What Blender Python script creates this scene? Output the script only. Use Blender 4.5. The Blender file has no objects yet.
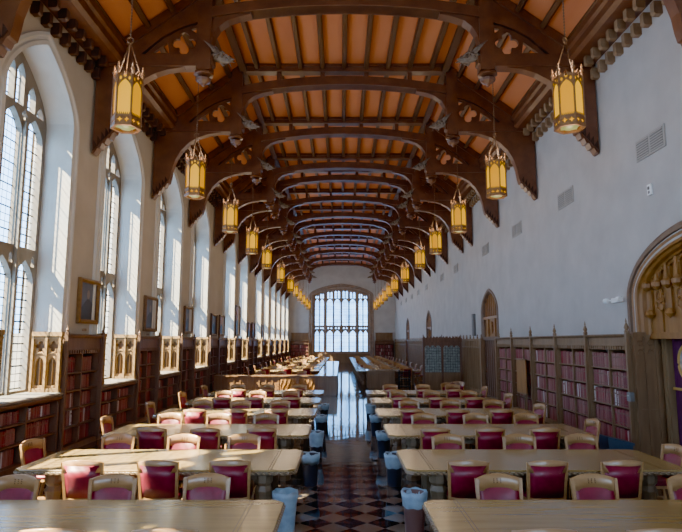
import bpy, math, random
from mathutils import Vector, Matrix
random.seed(7)
PI = math.pi
col = bpy.context.scene.collection
sc = bpy.context.scene

# ------------------------------------------------------------------ helpers
class MB:
    def __init__(s):
        s.v = []; s.f = []; s.m = []; s.mi = 0
    def add(s, vs, fs):
        b = len(s.v); s.v += [tuple(p) for p in vs]
        for f in fs:
            s.f.append(tuple(i + b for i in f)); s.m.append(s.mi)
        return s
    def box(s, x0, x1, y0, y1, z0, z1):
        if x0 > x1: x0, x1 = x1, x0
        if y0 > y1: y0, y1 = y1, y0
        if z0 > z1: z0, z1 = z1, z0
        return s.add([(x0,y0,z0),(x1,y0,z0),(x1,y1,z0),(x0,y1,z0),(x0,y0,z1),(x1,y0,z1),(x1,y1,z1),(x0,y1,z1)],
                     [(3,2,1,0),(4,5,6,7),(0,1,5,4),(1,2,6,5),(2,3,7,6),(3,0,4,7)])
    def cbox(s, x0, x1, y0, y1, z0, z1, c=0.01):
        # box with chamfered vertical + top edges
        def ring(d, z):
            return [(x0+d+c,y0+d,z),(x1-d-c,y0+d,z),(x1-d,y0+d+c,z),(x1-d,y1-d-c,z),(x1-d-c,y1-d,z),(x0+d+c,y1-d,z),(x0+d,y1-d-c,z),(x0+d,y0+d+c,z)]
        return s.rings([ring(0,z0), ring(0,z1-c), ring(c,z1)])
    def rings(s, rs, cap=True, closed=False):
        n = len(rs[0]); vs = [p for r in rs for p in r]; fs = []
        m = len(rs)
        for i in range(m if closed else m-1):
            j = (i+1) % m
            for k in range(n):
                l = (k+1) % n
                fs.append((i*n+k, i*n+l, j*n+l, j*n+k))
        if cap and not closed:
            fs.append(tuple(range(n))[::-1]); fs.append(tuple((m-1)*n+k for k in range(n)))
        return s.add(vs, fs)
    def prism(s, poly, a0, a1, mp):
        return s.rings([[mp(u,v,a0) for u,v in poly],[mp(u,v,a1) for u,v in poly]])
    def lathe(s, prof, n=12, c=(0,0,0), cap=True, ph=0.0, sx=1, sy=1):
        return s.rings([[(c[0]+r*math.cos(2*PI*k/n+ph)*sx, c[1]+r*math.sin(2*PI*k/n+ph)*sy, c[2]+z) for k in range(n)] for r,z in prof], cap)
    def tube(s, pts, r, n=6, closed=False):
        pts = [Vector(p) for p in pts]; rs = []
        m = len(pts)
        for i,p in enumerate(pts):
            if closed: t = pts[(i+1)%m]-pts[i-1]
            else: t = pts[min(i+1,m-1)]-pts[max(i-1,0)]
            t.normalize()
            a = t.cross(Vector((0,0,1)))
            if a.length < 1e-3: a = t.cross(Vector((0,1,0)))
            a.normalize(); b = t.cross(a)
            rr = r[i] if isinstance(r,(list,tuple)) else r
            rs.append([tuple(p+a*rr*math.cos(2*PI*k/n)+b*rr*math.sin(2*PI*k/n)) for k in range(n)])
        return s.rings(rs, not closed, closed)
    def quad(s, a, b, c, d): return s.add([a,b,c,d], [(0,1,2,3)])
    def mesh(s, me, mp=None):
        s.add([mp(*v.co) if mp else tuple(v.co) for v in me.vertices], [tuple(p.vertices) for p in me.polygons]); return s
    def build(s, name, mat, parent=None, smooth=False):
        me = bpy.data.meshes.new(name); me.from_pydata(s.v, [], s.f)
        mats = mat if isinstance(mat, (list,tuple)) else [mat]
        for m in mats: me.materials.append(m)
        if len(mats) > 1:
            me.polygons.foreach_set('material_index', s.m)
        if smooth:
            me.polygons.foreach_set('use_smooth', [True]*len(me.polygons))
        me.update()
        o = bpy.data.objects.new(name, me); col.objects.link(o)
        if parent: o.parent = parent
        return o

def inst(name, me, parent=None, loc=(0,0,0), rz=0):
    o = bpy.data.objects.new(name, me); col.objects.link(o); o.location = loc; o.rotation_euler = (0,0,rz)
    if parent: o.parent = parent
    return o
def tag(o, label=None, cat=None, group=None, kind=None):
    if label: o['label'] = label
    if cat: o['category'] = cat
    if group: o['group'] = group
    if kind: o['kind'] = kind
    return o
def empty(name, loc=(0,0,0), rz=0):
    o = bpy.data.objects.new(name, None); o.empty_display_size = .1; col.objects.link(o)
    o.location = loc; o.rotation_euler = (0,0,rz); return o
def copy_tree(o, parent=None):
    c = o.copy(); col.objects.link(c); c.parent = parent
    for ch in KIDS.get(o.name, []): copy_tree(ch, c)
    return c
KIDS = {}
def freeze(o):
    KIDS[o.name] = list(o.children)
    for c in o.children: freeze(c)
def plate(outer, holes, thick):
    cu = bpy.data.curves.new('outline', 'CURVE'); cu.dimensions = '2D'; cu.fill_mode = 'BOTH'; cu.extrude = thick/2
    for poly in [outer]+holes:
        sp = cu.splines.new('POLY'); sp.points.add(len(poly)-1); sp.use_cyclic_u = True
        for p,(u,v) in zip(sp.points, poly): p.co = (u,v,0,1)
    ob = bpy.data.objects.new('outline', cu); col.objects.link(ob)
    dg = bpy.context.evaluated_depsgraph_get()
    me = bpy.data.meshes.new_from_object(ob.evaluated_get(dg))
    bpy.data.objects.remove(ob); bpy.data.curves.remove(cu)
    return me
def archz(u, w, rise, a=.72):
    u = min(1, abs(u)/w)
    return rise*(a*math.sqrt(max(0,1-u*u)) + (1-a)*(1-u))
def archpoly(cx, w, sill, spring, rise, n=14, a=.72):
    pts = [(cx-w,sill),(cx+w,sill)]
    for i in range(n+1):
        t = PI*i/n; u = w*math.cos(t)
        pts.append((cx+u, spring+archz(u,w,rise,a)))
    return pts
def quatre(cx, cz, r, n=6):
    pts = []
    for k in range(4):
        a = PI/2*k; ccx, ccz = cx+math.cos(a)*r*.58, cz+math.sin(a)*r*.58
        for i in range(n+1):
            t = a - PI*.62 + PI*1.24*i/n
            pts.append((ccx+math.cos(t)*r*.42, ccz+math.sin(t)*r*.42))
    return pts
ORD = ['first','second','third','fourth','fifth','sixth','seventh','eighth','ninth','tenth','eleventh','twelfth','thirteenth','fourteenth','fifteenth','sixteenth','seventeenth','eighteenth','nineteenth','twentieth',
       'twenty-first','twenty-second','twenty-third','twenty-fourth','twenty-fifth','twenty-sixth']

# ------------------------------------------------------------------ materials
def mat(name, c, rough=.6, c2=None, scale=6, stretch=(1,1,1), bump=0, metal=0, emit=None, es=0, spec=.5, coat=0):
    m = bpy.data.materials.new(name); m.use_nodes = True
    nt = m.node_tree; b = nt.nodes['Principled BSDF']
    b.inputs['Base Color'].default_value = (*c,1); b.inputs['Roughness'].default_value = rough
    b.inputs['Metallic'].default_value = metal; b.inputs['Specular IOR Level'].default_value = spec
    if coat: b.inputs['Coat Weight'].default_value = coat; b.inputs['Coat Roughness'].default_value = .15
    if emit: b.inputs['Emission Color'].default_value = (*emit,1); b.inputs['Emission Strength'].default_value = es
    if c2 is not None or bump:
        tc = nt.nodes.new('ShaderNodeTexCoord'); mp = nt.nodes.new('ShaderNodeMapping'); mp.inputs['Scale'].default_value = stretch
        nz = nt.nodes.new('ShaderNodeTexNoise'); nz.inputs['Scale'].default_value = scale; nz.inputs['Detail'].default_value = 5
        nt.links.new(tc.outputs['Object'], mp.inputs[0]); nt.links.new(mp.outputs[0], nz.inputs['Vector'])
        if c2 is not None:
            r = nt.nodes.new('ShaderNodeValToRGB'); r.color_ramp.elements[0].position = .3; r.color_ramp.elements[1].position = .7
            r.color_ramp.elements[0].color = (*c,1); r.color_ramp.elements[1].color = (*c2,1)
            nt.links.new(nz.outputs['Fac'], r.inputs[0]); nt.links.new(r.outputs[0], b.inputs['Base Color'])
        if bump:
            bp = nt.nodes.new('ShaderNodeBump'); bp.inputs['Strength'].default_value = bump; bp.inputs['Distance'].default_value = .02
            nt.links.new(nz.outputs['Fac'], bp.inputs['Height']); nt.links.new(bp.outputs[0], b.inputs['Normal'])
    return m
M = {}
M['plaster'] = mat('plaster', (.37,.35,.335), .9, (.43,.41,.395), 1.3, bump=.05)
M['plaster_left'] = mat('plaster_warm_bounce', (.38,.305,.225), .9, (.44,.36,.27), 1.3, bump=.05)  # same plaster as the right wall, tinted for warm bounce light
M['stone'] = mat('limestone', (.165,.13,.095), .85, (.225,.18,.135), 3, bump=.1)
M['tan_deep'] = mat('tan_stone_shaded_recess', (.085,.042,.016), .8, (.12,.06,.024), 5)  # same stone darkened so the panel recesses read as shaded
M['cream_stone'] = mat('cream_dressed_stone', (.47,.43,.37), .85, (.54,.50,.44), 2, bump=.05)
M['tan_stone'] = mat('tan_carved_stone', (.22,.112,.034), .75, (.31,.17,.06), 5, bump=.15)
M['roof_wood'] = mat('dark_roof_oak', (.085,.032,.016), .40, (.15,.058,.027), 3, (1,1,1), bump=.08, coat=.08)
M['joist_wood'] = mat('brown_joist', (.065,.028,.012), .45, (.11,.048,.02), 3, (1,.15,1))
M['ceiling'] = mat('terracotta_boards', (.47,.128,.05), .7, (.56,.17,.068), 1.6, (1,.25,1))
M['matte_dark'] = mat('matte_dark_oak', (.035,.016,.010), .85, (.06,.027,.015), 4)
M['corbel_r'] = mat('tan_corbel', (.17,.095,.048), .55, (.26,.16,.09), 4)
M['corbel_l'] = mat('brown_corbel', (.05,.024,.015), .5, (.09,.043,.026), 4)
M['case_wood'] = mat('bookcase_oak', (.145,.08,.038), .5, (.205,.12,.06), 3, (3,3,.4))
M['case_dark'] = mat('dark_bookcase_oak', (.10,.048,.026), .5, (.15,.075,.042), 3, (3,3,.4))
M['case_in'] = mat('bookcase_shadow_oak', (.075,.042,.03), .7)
M['panel_wood'] = mat('wainscot_oak', (.17,.10,.048), .6, (.24,.15,.078), 2.5, (4,4,.4), spec=.3)
M['gold_wood'] = mat('golden_oak', (.19,.08,.019), .5, (.29,.13,.036), 3, (3,3,.5), bump=.1)
M['desk_wood'] = mat('desk_oak', (.12,.052,.02), .4, (.185,.088,.036), 2.5, (4,4,.4), coat=.3)
M['table_wood'] = mat('table_oak', (.205,.122,.038), .24, (.28,.175,.06), 2.2, (.5,6,6), coat=.35)
M['leg_wood'] = mat('table_leg_oak', (.13,.08,.04), .5, (.19,.12,.065), 4, (4,4,.6))
M['chair_wood'] = mat('chair_oak', (.29,.142,.052), .33, (.38,.20,.08), 5, (1,4,4), coat=.3)
M['inlay'] = mat('dark_inlay', (.07,.035,.014), .7, spec=.1)
M['leather'] = mat('crimson_leather', (.15,.008,.019), .44, (.21,.013,.03), 14, bump=.12)
M['dark'] = mat('near_black', (.015,.012,.012), .5)
M['grey_carve'] = mat('grey_painted_carving', (.085,.055,.038), .7, (.20,.15,.11), 14, bump=.2)
M['bronze'] = mat('gilt_bronze', (.20,.085,.035), .45, (.29,.135,.055), 20, metal=.5)
M['chain'] = mat('chain_bronze', (.16,.09,.05), .4, metal=.6)
M['amber'] = mat('amber_glass', (.30,.15,.02), .35, emit=(1.0,.37,.0), es=.5)
M['amber_hi'] = mat('bright_amber_glass', (.32,.17,.03), .35, emit=(1.0,.44,.0), es=.68)
M['bulb'] = mat('lamp_glow', (.05,.055,.02), .4, emit=(.6,.62,.2), es=.35)
M['frame_gold'] = mat('gilt_frame', (.17,.08,.027), .45, (.25,.13,.048), 10, metal=.25)
M['frame_brown'] = mat('brown_gilt_frame', (.10,.052,.024), .45, (.16,.085,.038), 10)
M['frame_dark'] = mat('dark_frame', (.09,.05,.03), .4)
M['white_paint'] = mat('white_paint', (.72,.72,.72), .5)
M['vent'] = mat('grey_vent', (.33,.31,.29), .6)
M['vent_dark'] = mat('dark_grey_fitting', (.16,.15,.145), .8)  # dark grey of grille backs, loudspeaker, strobe and control box
M['bag'] = mat('white_bin_liner', (.17,.24,.33), .35, (.31,.40,.50), 9, bump=.5)
M['bin_brown'] = mat('brown_plastic', (.16,.075,.06), .35)
M['bin_dark'] = mat('dark_plastic', (.03,.03,.04), .35)
M['slate'] = mat('slate_blue_plastic', (.045,.06,.09), .5)
M['purple'] = mat('purple_cloth', (.07,.010,.042), .8, (.095,.016,.058), 8)
M['gold_thread'] = mat('gold_thread', (.42,.24,.06), .6)
M['seal_blue'] = mat('seal_grey_blue', (.16,.17,.22), .7, (.5,.42,.3), 9)
M['iron'] = mat('black_iron', (.02,.02,.024), .4, metal=.5)
M['portrait'] = mat('portrait_canvas', (.045,.05,.07), .45, (.085,.09,.12), 3)
M['portrait_pale'] = mat('portrait_skin', (.19,.14,.12), .5)
M['robe'] = mat('portrait_robe', (.012,.012,.016), .4)
M['portrait_red'] = mat('portrait_red', (.28,.07,.06), .45, (.45,.25,.22), 3)
M['desk_top'] = mat('polished_desk_top', (.20,.13,.08), .10, (.26,.17,.10), 3, coat=.6)
M['leaf'] = mat('winter_tree_bark', (.10,.09,.07), .9)

def book_mat(name, island):
    m = bpy.data.materials.new(name); m.use_nodes = True; nt = m.node_tree; b = nt.nodes['Principled BSDF']
    src = nt.nodes.new('ShaderNodeNewGeometry' if island else 'ShaderNodeObjectInfo')
    r = nt.nodes.new('ShaderNodeValToRGB'); r.color_ramp.interpolation = 'CONSTANT'
    cols = [(0,(.17,.036,.032)),(.16,(.21,.066,.052)),(.34,(.15,.028,.028)),(.46,(.22,.088,.07)),(.62,(.19,.05,.045)),(.76,(.25,.12,.095)),(.88,(.20,.010,.016)),(.97,(.5,.46,.43))]
    el = r.color_ramp.elements
    while len(el) < len(cols): el.new(.5)
    for e,(p,c) in zip(el, cols): e.position = p; e.color = (*c,1)
    nt.links.new(src.outputs['Random Per Island' if island else 'Random'], r.inputs[0]); nt.links.new(r.outputs[0], b.inputs['Base Color'])
    b.inputs['Roughness'].default_value = .5
    return m
M['book'] = book_mat('book_cloth', False); M['book_far'] = book_mat('distant_book_cloth', True)
M['pages'] = mat('book_pages', (.5,.45,.36), .8); M['spine_label'] = mat('spine_label', (.17,.085,.06), .6)

# leaded glass
def glass_mat(name, axes, sx, sz, tint, bar=.45, hi=(.85,.92,1.0)):
    m = bpy.data.materials.new(name); m.use_nodes = True; nt = m.node_tree; nt.nodes.clear()
    L = nt.links.new; N = nt.nodes.new
    out = N('ShaderNodeOutputMaterial'); tc = N('ShaderNodeTexCoord'); sp = N('ShaderNodeSeparateXYZ'); L(tc.outputs['Object'], sp.inputs[0])
    def line(ax, period, width):
        a = N('ShaderNodeMath'); a.operation = 'DIVIDE'; L(sp.outputs[ax], a.inputs[0]); a.inputs[1].default_value = period
        f = N('ShaderNodeMath'); f.operation = 'FRACT'; L(a.outputs[0], f.inputs[0])
        g = N('ShaderNodeMath'); g.operation = 'LESS_THAN'; L(f.outputs[0], g.inputs[0]); g.inputs[1].default_value = width/period
        return g
    g1 = line(axes[0], sx, .016); g2 = line(axes[1], sz, .016); g3 = line(axes[1], bar, .03)
    mx = N('ShaderNodeMath'); mx.operation = 'MAXIMUM'; L(g1.outputs[0], mx.inputs[0]); L(g2.outputs[0], mx.inputs[1])
    mx2 = N('ShaderNodeMath'); mx2.operation = 'MAXIMUM'; L(mx.outputs[0], mx2.inputs[0]); L(g3.outputs[0], mx2.inputs[1])
    nz = N('ShaderNodeTexNoise'); nz.inputs['Scale'].default_value = .9; L(tc.outputs['Object'], nz.inputs['Vector'])
    rp = N('ShaderNodeValToRGB'); rp.color_ramp.elements[0].position = .35; rp.color_ramp.elements[1].position = .65
    rp.color_ramp.elements[0].color = (*tint,1); rp.color_ramp.elements[1].color = (*hi,1)
    L(nz.outputs['Fac'], rp.inputs[0])
    tr = N('ShaderNodeBsdfTransparent'); L(rp.outputs[0], tr.inputs[0])
    gl = N('ShaderNodeBsdfGlossy'); gl.inputs['Roughness'].default_value = .1
    m1 = N('ShaderNodeMixShader'); m1.inputs[0].default_value = .04; L(tr.outputs[0], m1.inputs[1]); L(gl.outputs[0], m1.inputs[2])
    df = N('ShaderNodeBsdfDiffuse'); df.inputs[0].default_value = (.03,.04,.07,1)
    m2 = N('ShaderNodeMixShader'); L(mx2.outputs[0], m2.inputs[0]); L(m1.outputs[0], m2.inputs[1]); L(df.outputs[0], m2.inputs[2])
    L(m2.outputs[0], out.inputs[0]); return m
M['glass'] = glass_mat('leaded_glass', ('Y','Z'), .155, .15, (.60,.78,.97))
M['glass_end'] = glass_mat('leaded_glass_far', ('X','Z'), .2, .3, (.18,.36,.58), .75, (.42,.59,.77))
M['glass_screen'] = glass_mat('leaded_screen_glass', ('X','Z'), .12, .12, (.3,.34,.36), 5)
def screen_glass():
    m = mat('grey_green_leaded_screen', (.10,.115,.105), .35, (.26,.28,.26), 9)
    return m
M['screen'] = screen_glass()

def floor_mat():
    m = bpy.data.materials.new('polished_tile_floor'); m.use_nodes = True; nt = m.node_tree; b = nt.nodes['Principled BSDF']
    L = nt.links.new; N = nt.nodes.new
    tc = N('ShaderNodeTexCoord'); mp = N('ShaderNodeMapping'); mp.inputs['Rotation'].default_value = (0,0,PI/4); mp.inputs['Location'].default_value = (.05,.09,.1)
    L(tc.outputs['Object'], mp.inputs[0])
    ck = N('ShaderNodeTexChecker'); ck.inputs['Scale'].default_value = 1/.305; L(mp.outputs[0], ck.inputs['Vector'])
    ck.inputs['Color1'].default_value = (.185,.135,.10,1); ck.inputs['Color2'].default_value = (.009,.011,.018,1)
    sp = N('ShaderNodeSeparateXYZ'); L(tc.outputs['Object'], sp.inputs[0])
    nz = N('ShaderNodeTexNoise'); nz.inputs['Scale'].default_value = 2.2; nz.inputs['Detail'].default_value = 4; L(tc.outputs['Object'], nz.inputs['Vector'])
    mixn = N('ShaderNodeMixRGB'); mixn.blend_type = 'MULTIPLY'; mixn.inputs[0].default_value = .3; L(ck.outputs['Color'], mixn.inputs[1]); L(nz.outputs['Fac'], mixn.inputs[2])
    # aisle band with checker, plain brown cork under the tables
    s1 = N('ShaderNodeMath'); s1.operation = 'SUBTRACT'; L(sp.outputs['X'], s1.inputs[0]); s1.inputs[1].default_value = .12
    ab = N('ShaderNodeMath'); ab.operation = 'ABSOLUTE'; L(s1.outputs[0], ab.inputs[0])
    lt = N('ShaderNodeMath'); lt.operation = 'LESS_THAN'; L(ab.outputs[0], lt.inputs[0]); lt.inputs[1].default_value = 1.3
    mx = N('ShaderNodeMixRGB'); L(lt.outputs[0], mx.inputs[0]); mx.inputs[1].default_value = (.07,.038,.02,1); L(mixn.outputs[0], mx.inputs[2])
    L(mx.outputs[0], b.inputs['Base Color'])
    n2 = N('ShaderNodeTexNoise'); n2.inputs['Scale'].default_value = 3.0; n2.inputs['Detail'].default_value = 1; L(tc.outputs['Object'], n2.inputs['Vector'])
    bp = N('ShaderNodeBump'); bp.inputs['Strength'].default_value = .16; bp.inputs['Distance'].default_value = .01; L(n2.outputs['Fac'], bp.inputs['Height']); L(bp.outputs[0], b.inputs['Normal'])
    b.inputs['Roughness'].default_value = .045; b.inputs['Specular IOR Level'].default_value = .5
    b.inputs['Coat Weight'].default_value = 0; b.inputs['Coat Roughness'].default_value = .06; L(bp.outputs[0], b.inputs['Coat Normal'])
    return m
M['floor'] = floor_mat()
def rope_mat():
    m = mat('carved_rope_edge', (.40,.27,.13), .4); nt = m.node_tree; b = nt.nodes['Principled BSDF']
    tc = nt.nodes.new('ShaderNodeTexCoord'); w = nt.nodes.new('ShaderNodeTexWave'); w.bands_direction = 'DIAGONAL'; w.inputs['Scale'].default_value = 9
    nt.links.new(tc.outputs['Object'], w.inputs['Vector'])
    r = nt.nodes.new('ShaderNodeValToRGB'); r.color_ramp.elements[0].color = (.17,.11,.06,1); r.color_ramp.elements[1].color = (.27,.18,.10,1)
    nt.links.new(w.outputs['Fac'], r.inputs[0]); nt.links.new(r.outputs[0], b.inputs['Base Color'])
    bp = nt.nodes.new('ShaderNodeBump'); bp.inputs['Distance'].default_value = .02; nt.links.new(w.outputs['Fac'], bp.inputs['Height']); nt.links.new(bp.outputs[0], b.inputs['Normal'])
    return m
M['rope'] = rope_mat()

# ------------------------------------------------------------------ layout constants
XC = .11; XL = -5.95; XR = 6.15; YB = -5.0; YE = 65.3
TY = [0.0, 4.4, 8.75, 13.1, 17.45, 21.85, 26.3, 28.4, 32.6, 36.9, 39.0, 43.35, 47.7, 52.05, 56.4, 60.75]
LAMPY = [4.4, 8.75, 13.1, 17.45, 21.85, 26.3, 32.6, 39.0, 43.35, 47.7, 52.05, 56.4, 60.75]
WINY = [-2.2, 2.2, 6.57, 10.92, 15.27, 19.65, 24.07, 30.5, 34.75, 41.2, 45.5, 49.9, 54.2, 58.6, 62.9]
WW, SILL, SPR, RISE = 1.28, 1.28, 6.95, 1.30
WA = .55
ZTOP = 9.15; ZFLAT = 11.15; XS = 3.3   # slope from wall top to flat ceiling

# ------------------------------------------------------------------ floor / ceiling / walls
fb = MB(); fb.box(-6.75, 7.2, YB-.3, YE+.3, -.2, 0); tag(fb.build('floor', M['floor']), kind='structure')
cb = MB()
xl, xr = XC-6.06, XC+6.04
prof = [(xl-.8,ZTOP-.6),(xl,ZTOP),(XC-XS,ZFLAT),(XC+XS,ZFLAT),(xr,ZTOP),(xr+.8,ZTOP-.6)]
for (x0,z0),(x1,z1) in zip(prof, prof[1:]):
    n = Vector((-(z1-z0),0,x1-x0)).normalized()*.15
    cb.rings([[(x0,y,z0),(x1,y,z1),(x1+n.x,y,z1+n.z),(x0+n.x,y,z0+n.z)] for y in (YB-.3, YE+.3)])
ceiling = tag(cb.build('ceiling', M['ceiling']), kind='structure')
# joists run the length of the hall
def joist(x, z, tilt, w=.15, h=.18, y0=YB, y1=YE):
    b = MB(); c, s_ = math.cos(tilt), math.sin(tilt)
    pts = [(-w/2,0),(w/2,0),(w/2,-h*.75),(w/2-.025,-h),(-w/2+.025,-h),(-w/2,-h*.75)]
    b.rings([[(x+u*c-v*s_, y, z+u*s_+v*c) for u,v in pts] for y in (y0,y1)])
    return b.build('joist', M['joist_wood'], ceiling)
for k in range(-4,5): joist(XC+k*.7, ZFLAT, 0)
sl = math.atan2(ZFLAT-ZTOP, 6.05-XS)
for s_ in (-1,1):
    for t in (.22,.43,.64,.84):
        X = 6.05+(XS-6.05)*t; joist(XC+s_*X, ZTOP+(ZFLAT-ZTOP)*t, -s_*sl)
    joist(XC+s_*XS, ZFLAT-.02, -s_*sl/2, .24, .26)
# cornice with its corbel table, one run a side
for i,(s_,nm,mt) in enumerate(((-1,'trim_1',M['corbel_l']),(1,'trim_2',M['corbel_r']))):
    b = MB(); b.mi = 0
    Xw = 6.04
    def mp(u,v,a,s_=s_): return (XC+s_*u, a, v)
    b.prism([(Xw,8.98),(5.45,8.98),(5.36,9.05),(5.36,9.22),(5.30,9.27),(5.30,9.42),(5.68,9.42),(Xw,ZTOP)], YB, YE, mp)
    b.mi = 1; y = 3.0; k = 0
    while y < YE-.3:
        for (X0,X1,z0,z1,dy) in ((5.87,Xw,8.52,8.78,0),(5.64,5.82,8.76,8.98,.19)):
            w = .075
            b.prism([(X1,z1),(X0,z1),(X0,z0+.035),(X0+.035,z0),(X1-.01,z0),(X1,z0+.01)], y+dy-w*.85, y+dy+w*.85, mp)
        y += .385
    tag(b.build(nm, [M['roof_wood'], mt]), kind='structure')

def wall(name, m, t0, t1, z0, z1, ops, mp, depth, base=None):
    """ops: (centre, halfwidth, sill, spring, rise); mp(t,z,d) -> xyz"""
    b = MB(); t = t0
    for op in sorted(ops):
        c,w,sill,spr,rise = op[:5]; a_ = op[5] if len(op) > 5 else .72
        if c-w > t: b.quad(mp(t,z0,0),mp(c-w,z0,0),mp(c-w,z1,0),mp(t,z1,0))
        N = 20; us = [-w*math.cos(PI*i/N) for i in range(N+1)]
        for u0,u1 in zip(us,us[1:]):
            a0, a1 = spr+archz(u0,w,rise,a_), spr+archz(u1,w,rise,a_)
            b.quad(mp(c+u0,a0,0),mp(c+u1,a1,0),mp(c+u1,z1,0),mp(c+u0,z1,0))
            b.mi = 1; b.quad(mp(c+u0,a0,depth),mp(c+u1,a1,depth),mp(c+u1,a1,0),mp(c+u0,a0,0)); b.mi = 0
        if sill > z0:
            b.quad(mp(c-w,z0,0),mp(c+w,z0,0),mp(c+w,sill,0),mp(c-w,sill,0))
            b.quad(mp(c-w,sill,depth),mp(c+w,sill,depth),mp(c+w,sill,0),mp(c-w,sill,0))
        zz = max(sill,z0)
        b.mi = 1
        for u in (-w,w): b.quad(mp(c+u,zz,0),mp(c+u,spr,0),mp(c+u,spr,depth),mp(c+u,zz,depth))
        b.mi = 0
        t = c+w
    b.quad(mp(t,z0,0),mp(t1,z0,0),mp(t1,z1,0),mp(t,z1,0))
    if base: base(b)
    return tag(b.build(name, m if isinstance(m, list) else [m,m]), kind='structure')

ZL = 2.48
def base_left(b):
    b.box(-7.0,-6.22, YB, YE, 0, SILL-.08)
    t = YB
    for c in WINY:
        if c-WW > t: b.box(-7.0,-6.22, t, c-WW, SILL-.08, ZL)
        t = c+WW
    b.box(-7.0,-6.22, t, YE, SILL-.08, ZL)
    # back skin of the piers keeps daylight out
    t = YB
    for c in WINY+[YE+WW]:
        if c-WW > t:
            b.quad((-6.8,t,ZL),(-6.8,c-WW,ZL),(-6.8,c-WW,9.6),(-6.8,t,9.6))
            b.quad((-6.22,t,ZL),(-6.22,c-WW,ZL),(XL,c-WW,ZL),(XL,t,ZL))
        t = c+WW
wall('wall_left', [M['plaster_left'],M['cream_stone']], YB, YE, ZL, 9.3, [(c,WW,SILL,SPR,RISE,WA) for c in WINY], lambda t,z,d: (XL-d,t,z), .8, base_left)
ARCH = (10.0, 2.0, 0, 3.2, 1.0, .88)
SD = [(23.85,1.22,0,3.55,.85),(40.35,1.1,0,3.55,.85),(53.1,1.1,0,3.55,.85)]
wall('wall_right', M['plaster'], YB, YE, 0, 9.3, [ARCH,(17.11,5.09,0,2.45,0)]+SD, lambda t,z,d: (XR+d,t,z), .62, lambda b: b.box(6.42,6.8,12.02,22.2,0,2.6))
EC, EW, ES, ESP, ER = .03, 3.22, 1.0, 7.55, .95
wall('wall_end', M['plaster'], -6.8, 7.0, 0, 11.4, [(EC,EW,ES,ESP,ER)], lambda t,z,d: (t,YE+d,z), .7)
wall('wall_back', M['plaster'], -6.8, 7.0, 0, 11.4, [(EC,4.4,1.0,7.5,1.6)], lambda t,z,d: (t,YB-d,z), .5)  # opening made for the added rear window

# ------------------------------------------------------------------ windows along the left wall
outer = archpoly(0, WW+.02, SILL-.06, SPR, RISE, 14, WA)
holes = []
lw, pitch = .345, .81
for k in (-1,0,1):
    c = k*pitch
    holes.append(archpoly(c, lw, SILL+.05, 3.55, .42, 10, .5))
    holes.append(archpoly(c, lw, 4.22, 6.55, .42, 10, .5))
for k in (-1,0,1):
    for j in (-1,1):
        c = k*pitch + j*.18
        top = SPR+archz(min(abs(c)+.13,WW*.98), WW, RISE, WA) - .12
        if top > 7.15: holes.append(archpoly(c, .14, 7.08, max(top-.22,7.12), .2, 6, .5))
for k in (-.5,.5): holes.append(quatre(k*pitch, 6.93, .11, 4))
for k in (-1,0,1):
    for j in (-1,1): holes.append(archpoly(k*pitch+j*.28, .06, 3.86, 4.0, .08, 4, .5))
trac = plate(outer, holes, .13)
wb = MB(); wb.mesh(trac, lambda u,v,w: (w,u,v))
# mullion noses in front of the plate
for k in (-.5,.5): wb.box(-.02,.14,k*pitch-.045,k*pitch+.045,SILL-.05,6.8)
trac_o = wb.build('tracery', M['stone']); trac_me = trac_o.data; bpy.data.objects.remove(trac_o)
g = MB(); gp = archpoly(0, WW+.01, SILL-.05, SPR, RISE, 14, WA); g.add([(0,u,v) for u,v in gp],[tuple(range(len(gp)))])
go = g.build('glass', M['glass']); glass_me = go.data; bpy.data.objects.remove(go)
# moulding round the opening
def moulding(w, sill, spr, rise, steps, mp, n=24, a=.72):
    """steps: (outset, projection) profile swept along jambs and arch"""
    path = [(w,sill,1,0)]+[]
    rs = []
    def pt(o, t):
        if t is None: return None
    ts = [None]+[PI*i/n for i in range(n+1)]+['end']
    for t in ts:
        ring = []
        for (o,pr) in steps:
            if t is None: u,v = w+o, sill
            elif t == 'end': u,v = -(w+o), sill
            else:
                u = (w+o)*math.cos(t); v = spr+archz(u,w+o,rise+o*.9,a)
            ring.append(mp(u,v,pr))
        rs.append(ring)
    b = MB(); b.rings(rs, True); return b
mo = moulding(WW, ZL, SPR, RISE, [(-.005,-.06),(-.005,.05),(.09,.05),(.12,.015),(.18,.03),(.22,.06),(.30,.05),(.32,.0),(.32,-.05)], lambda u,v,p: (p,u,v), 24, WA)
mo_o = mo.build('moulding', M['cream_stone']); mo_me = mo_o.data; bpy.data.objects.remove(mo_o)
sb = MB(); sb.prism([(-.85,SILL-.08),(.20,SILL-.08),(.23,SILL-.05),(.23,SILL-.02),(.2,SILL),(-.85,SILL)], -WW+.0, WW-.0, lambda u,v,a: (u,a,v))
sb_o = sb.build('sill', M['stone']); sill_me = sb_o.data; bpy.data.objects.remove(sb_o)
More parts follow.
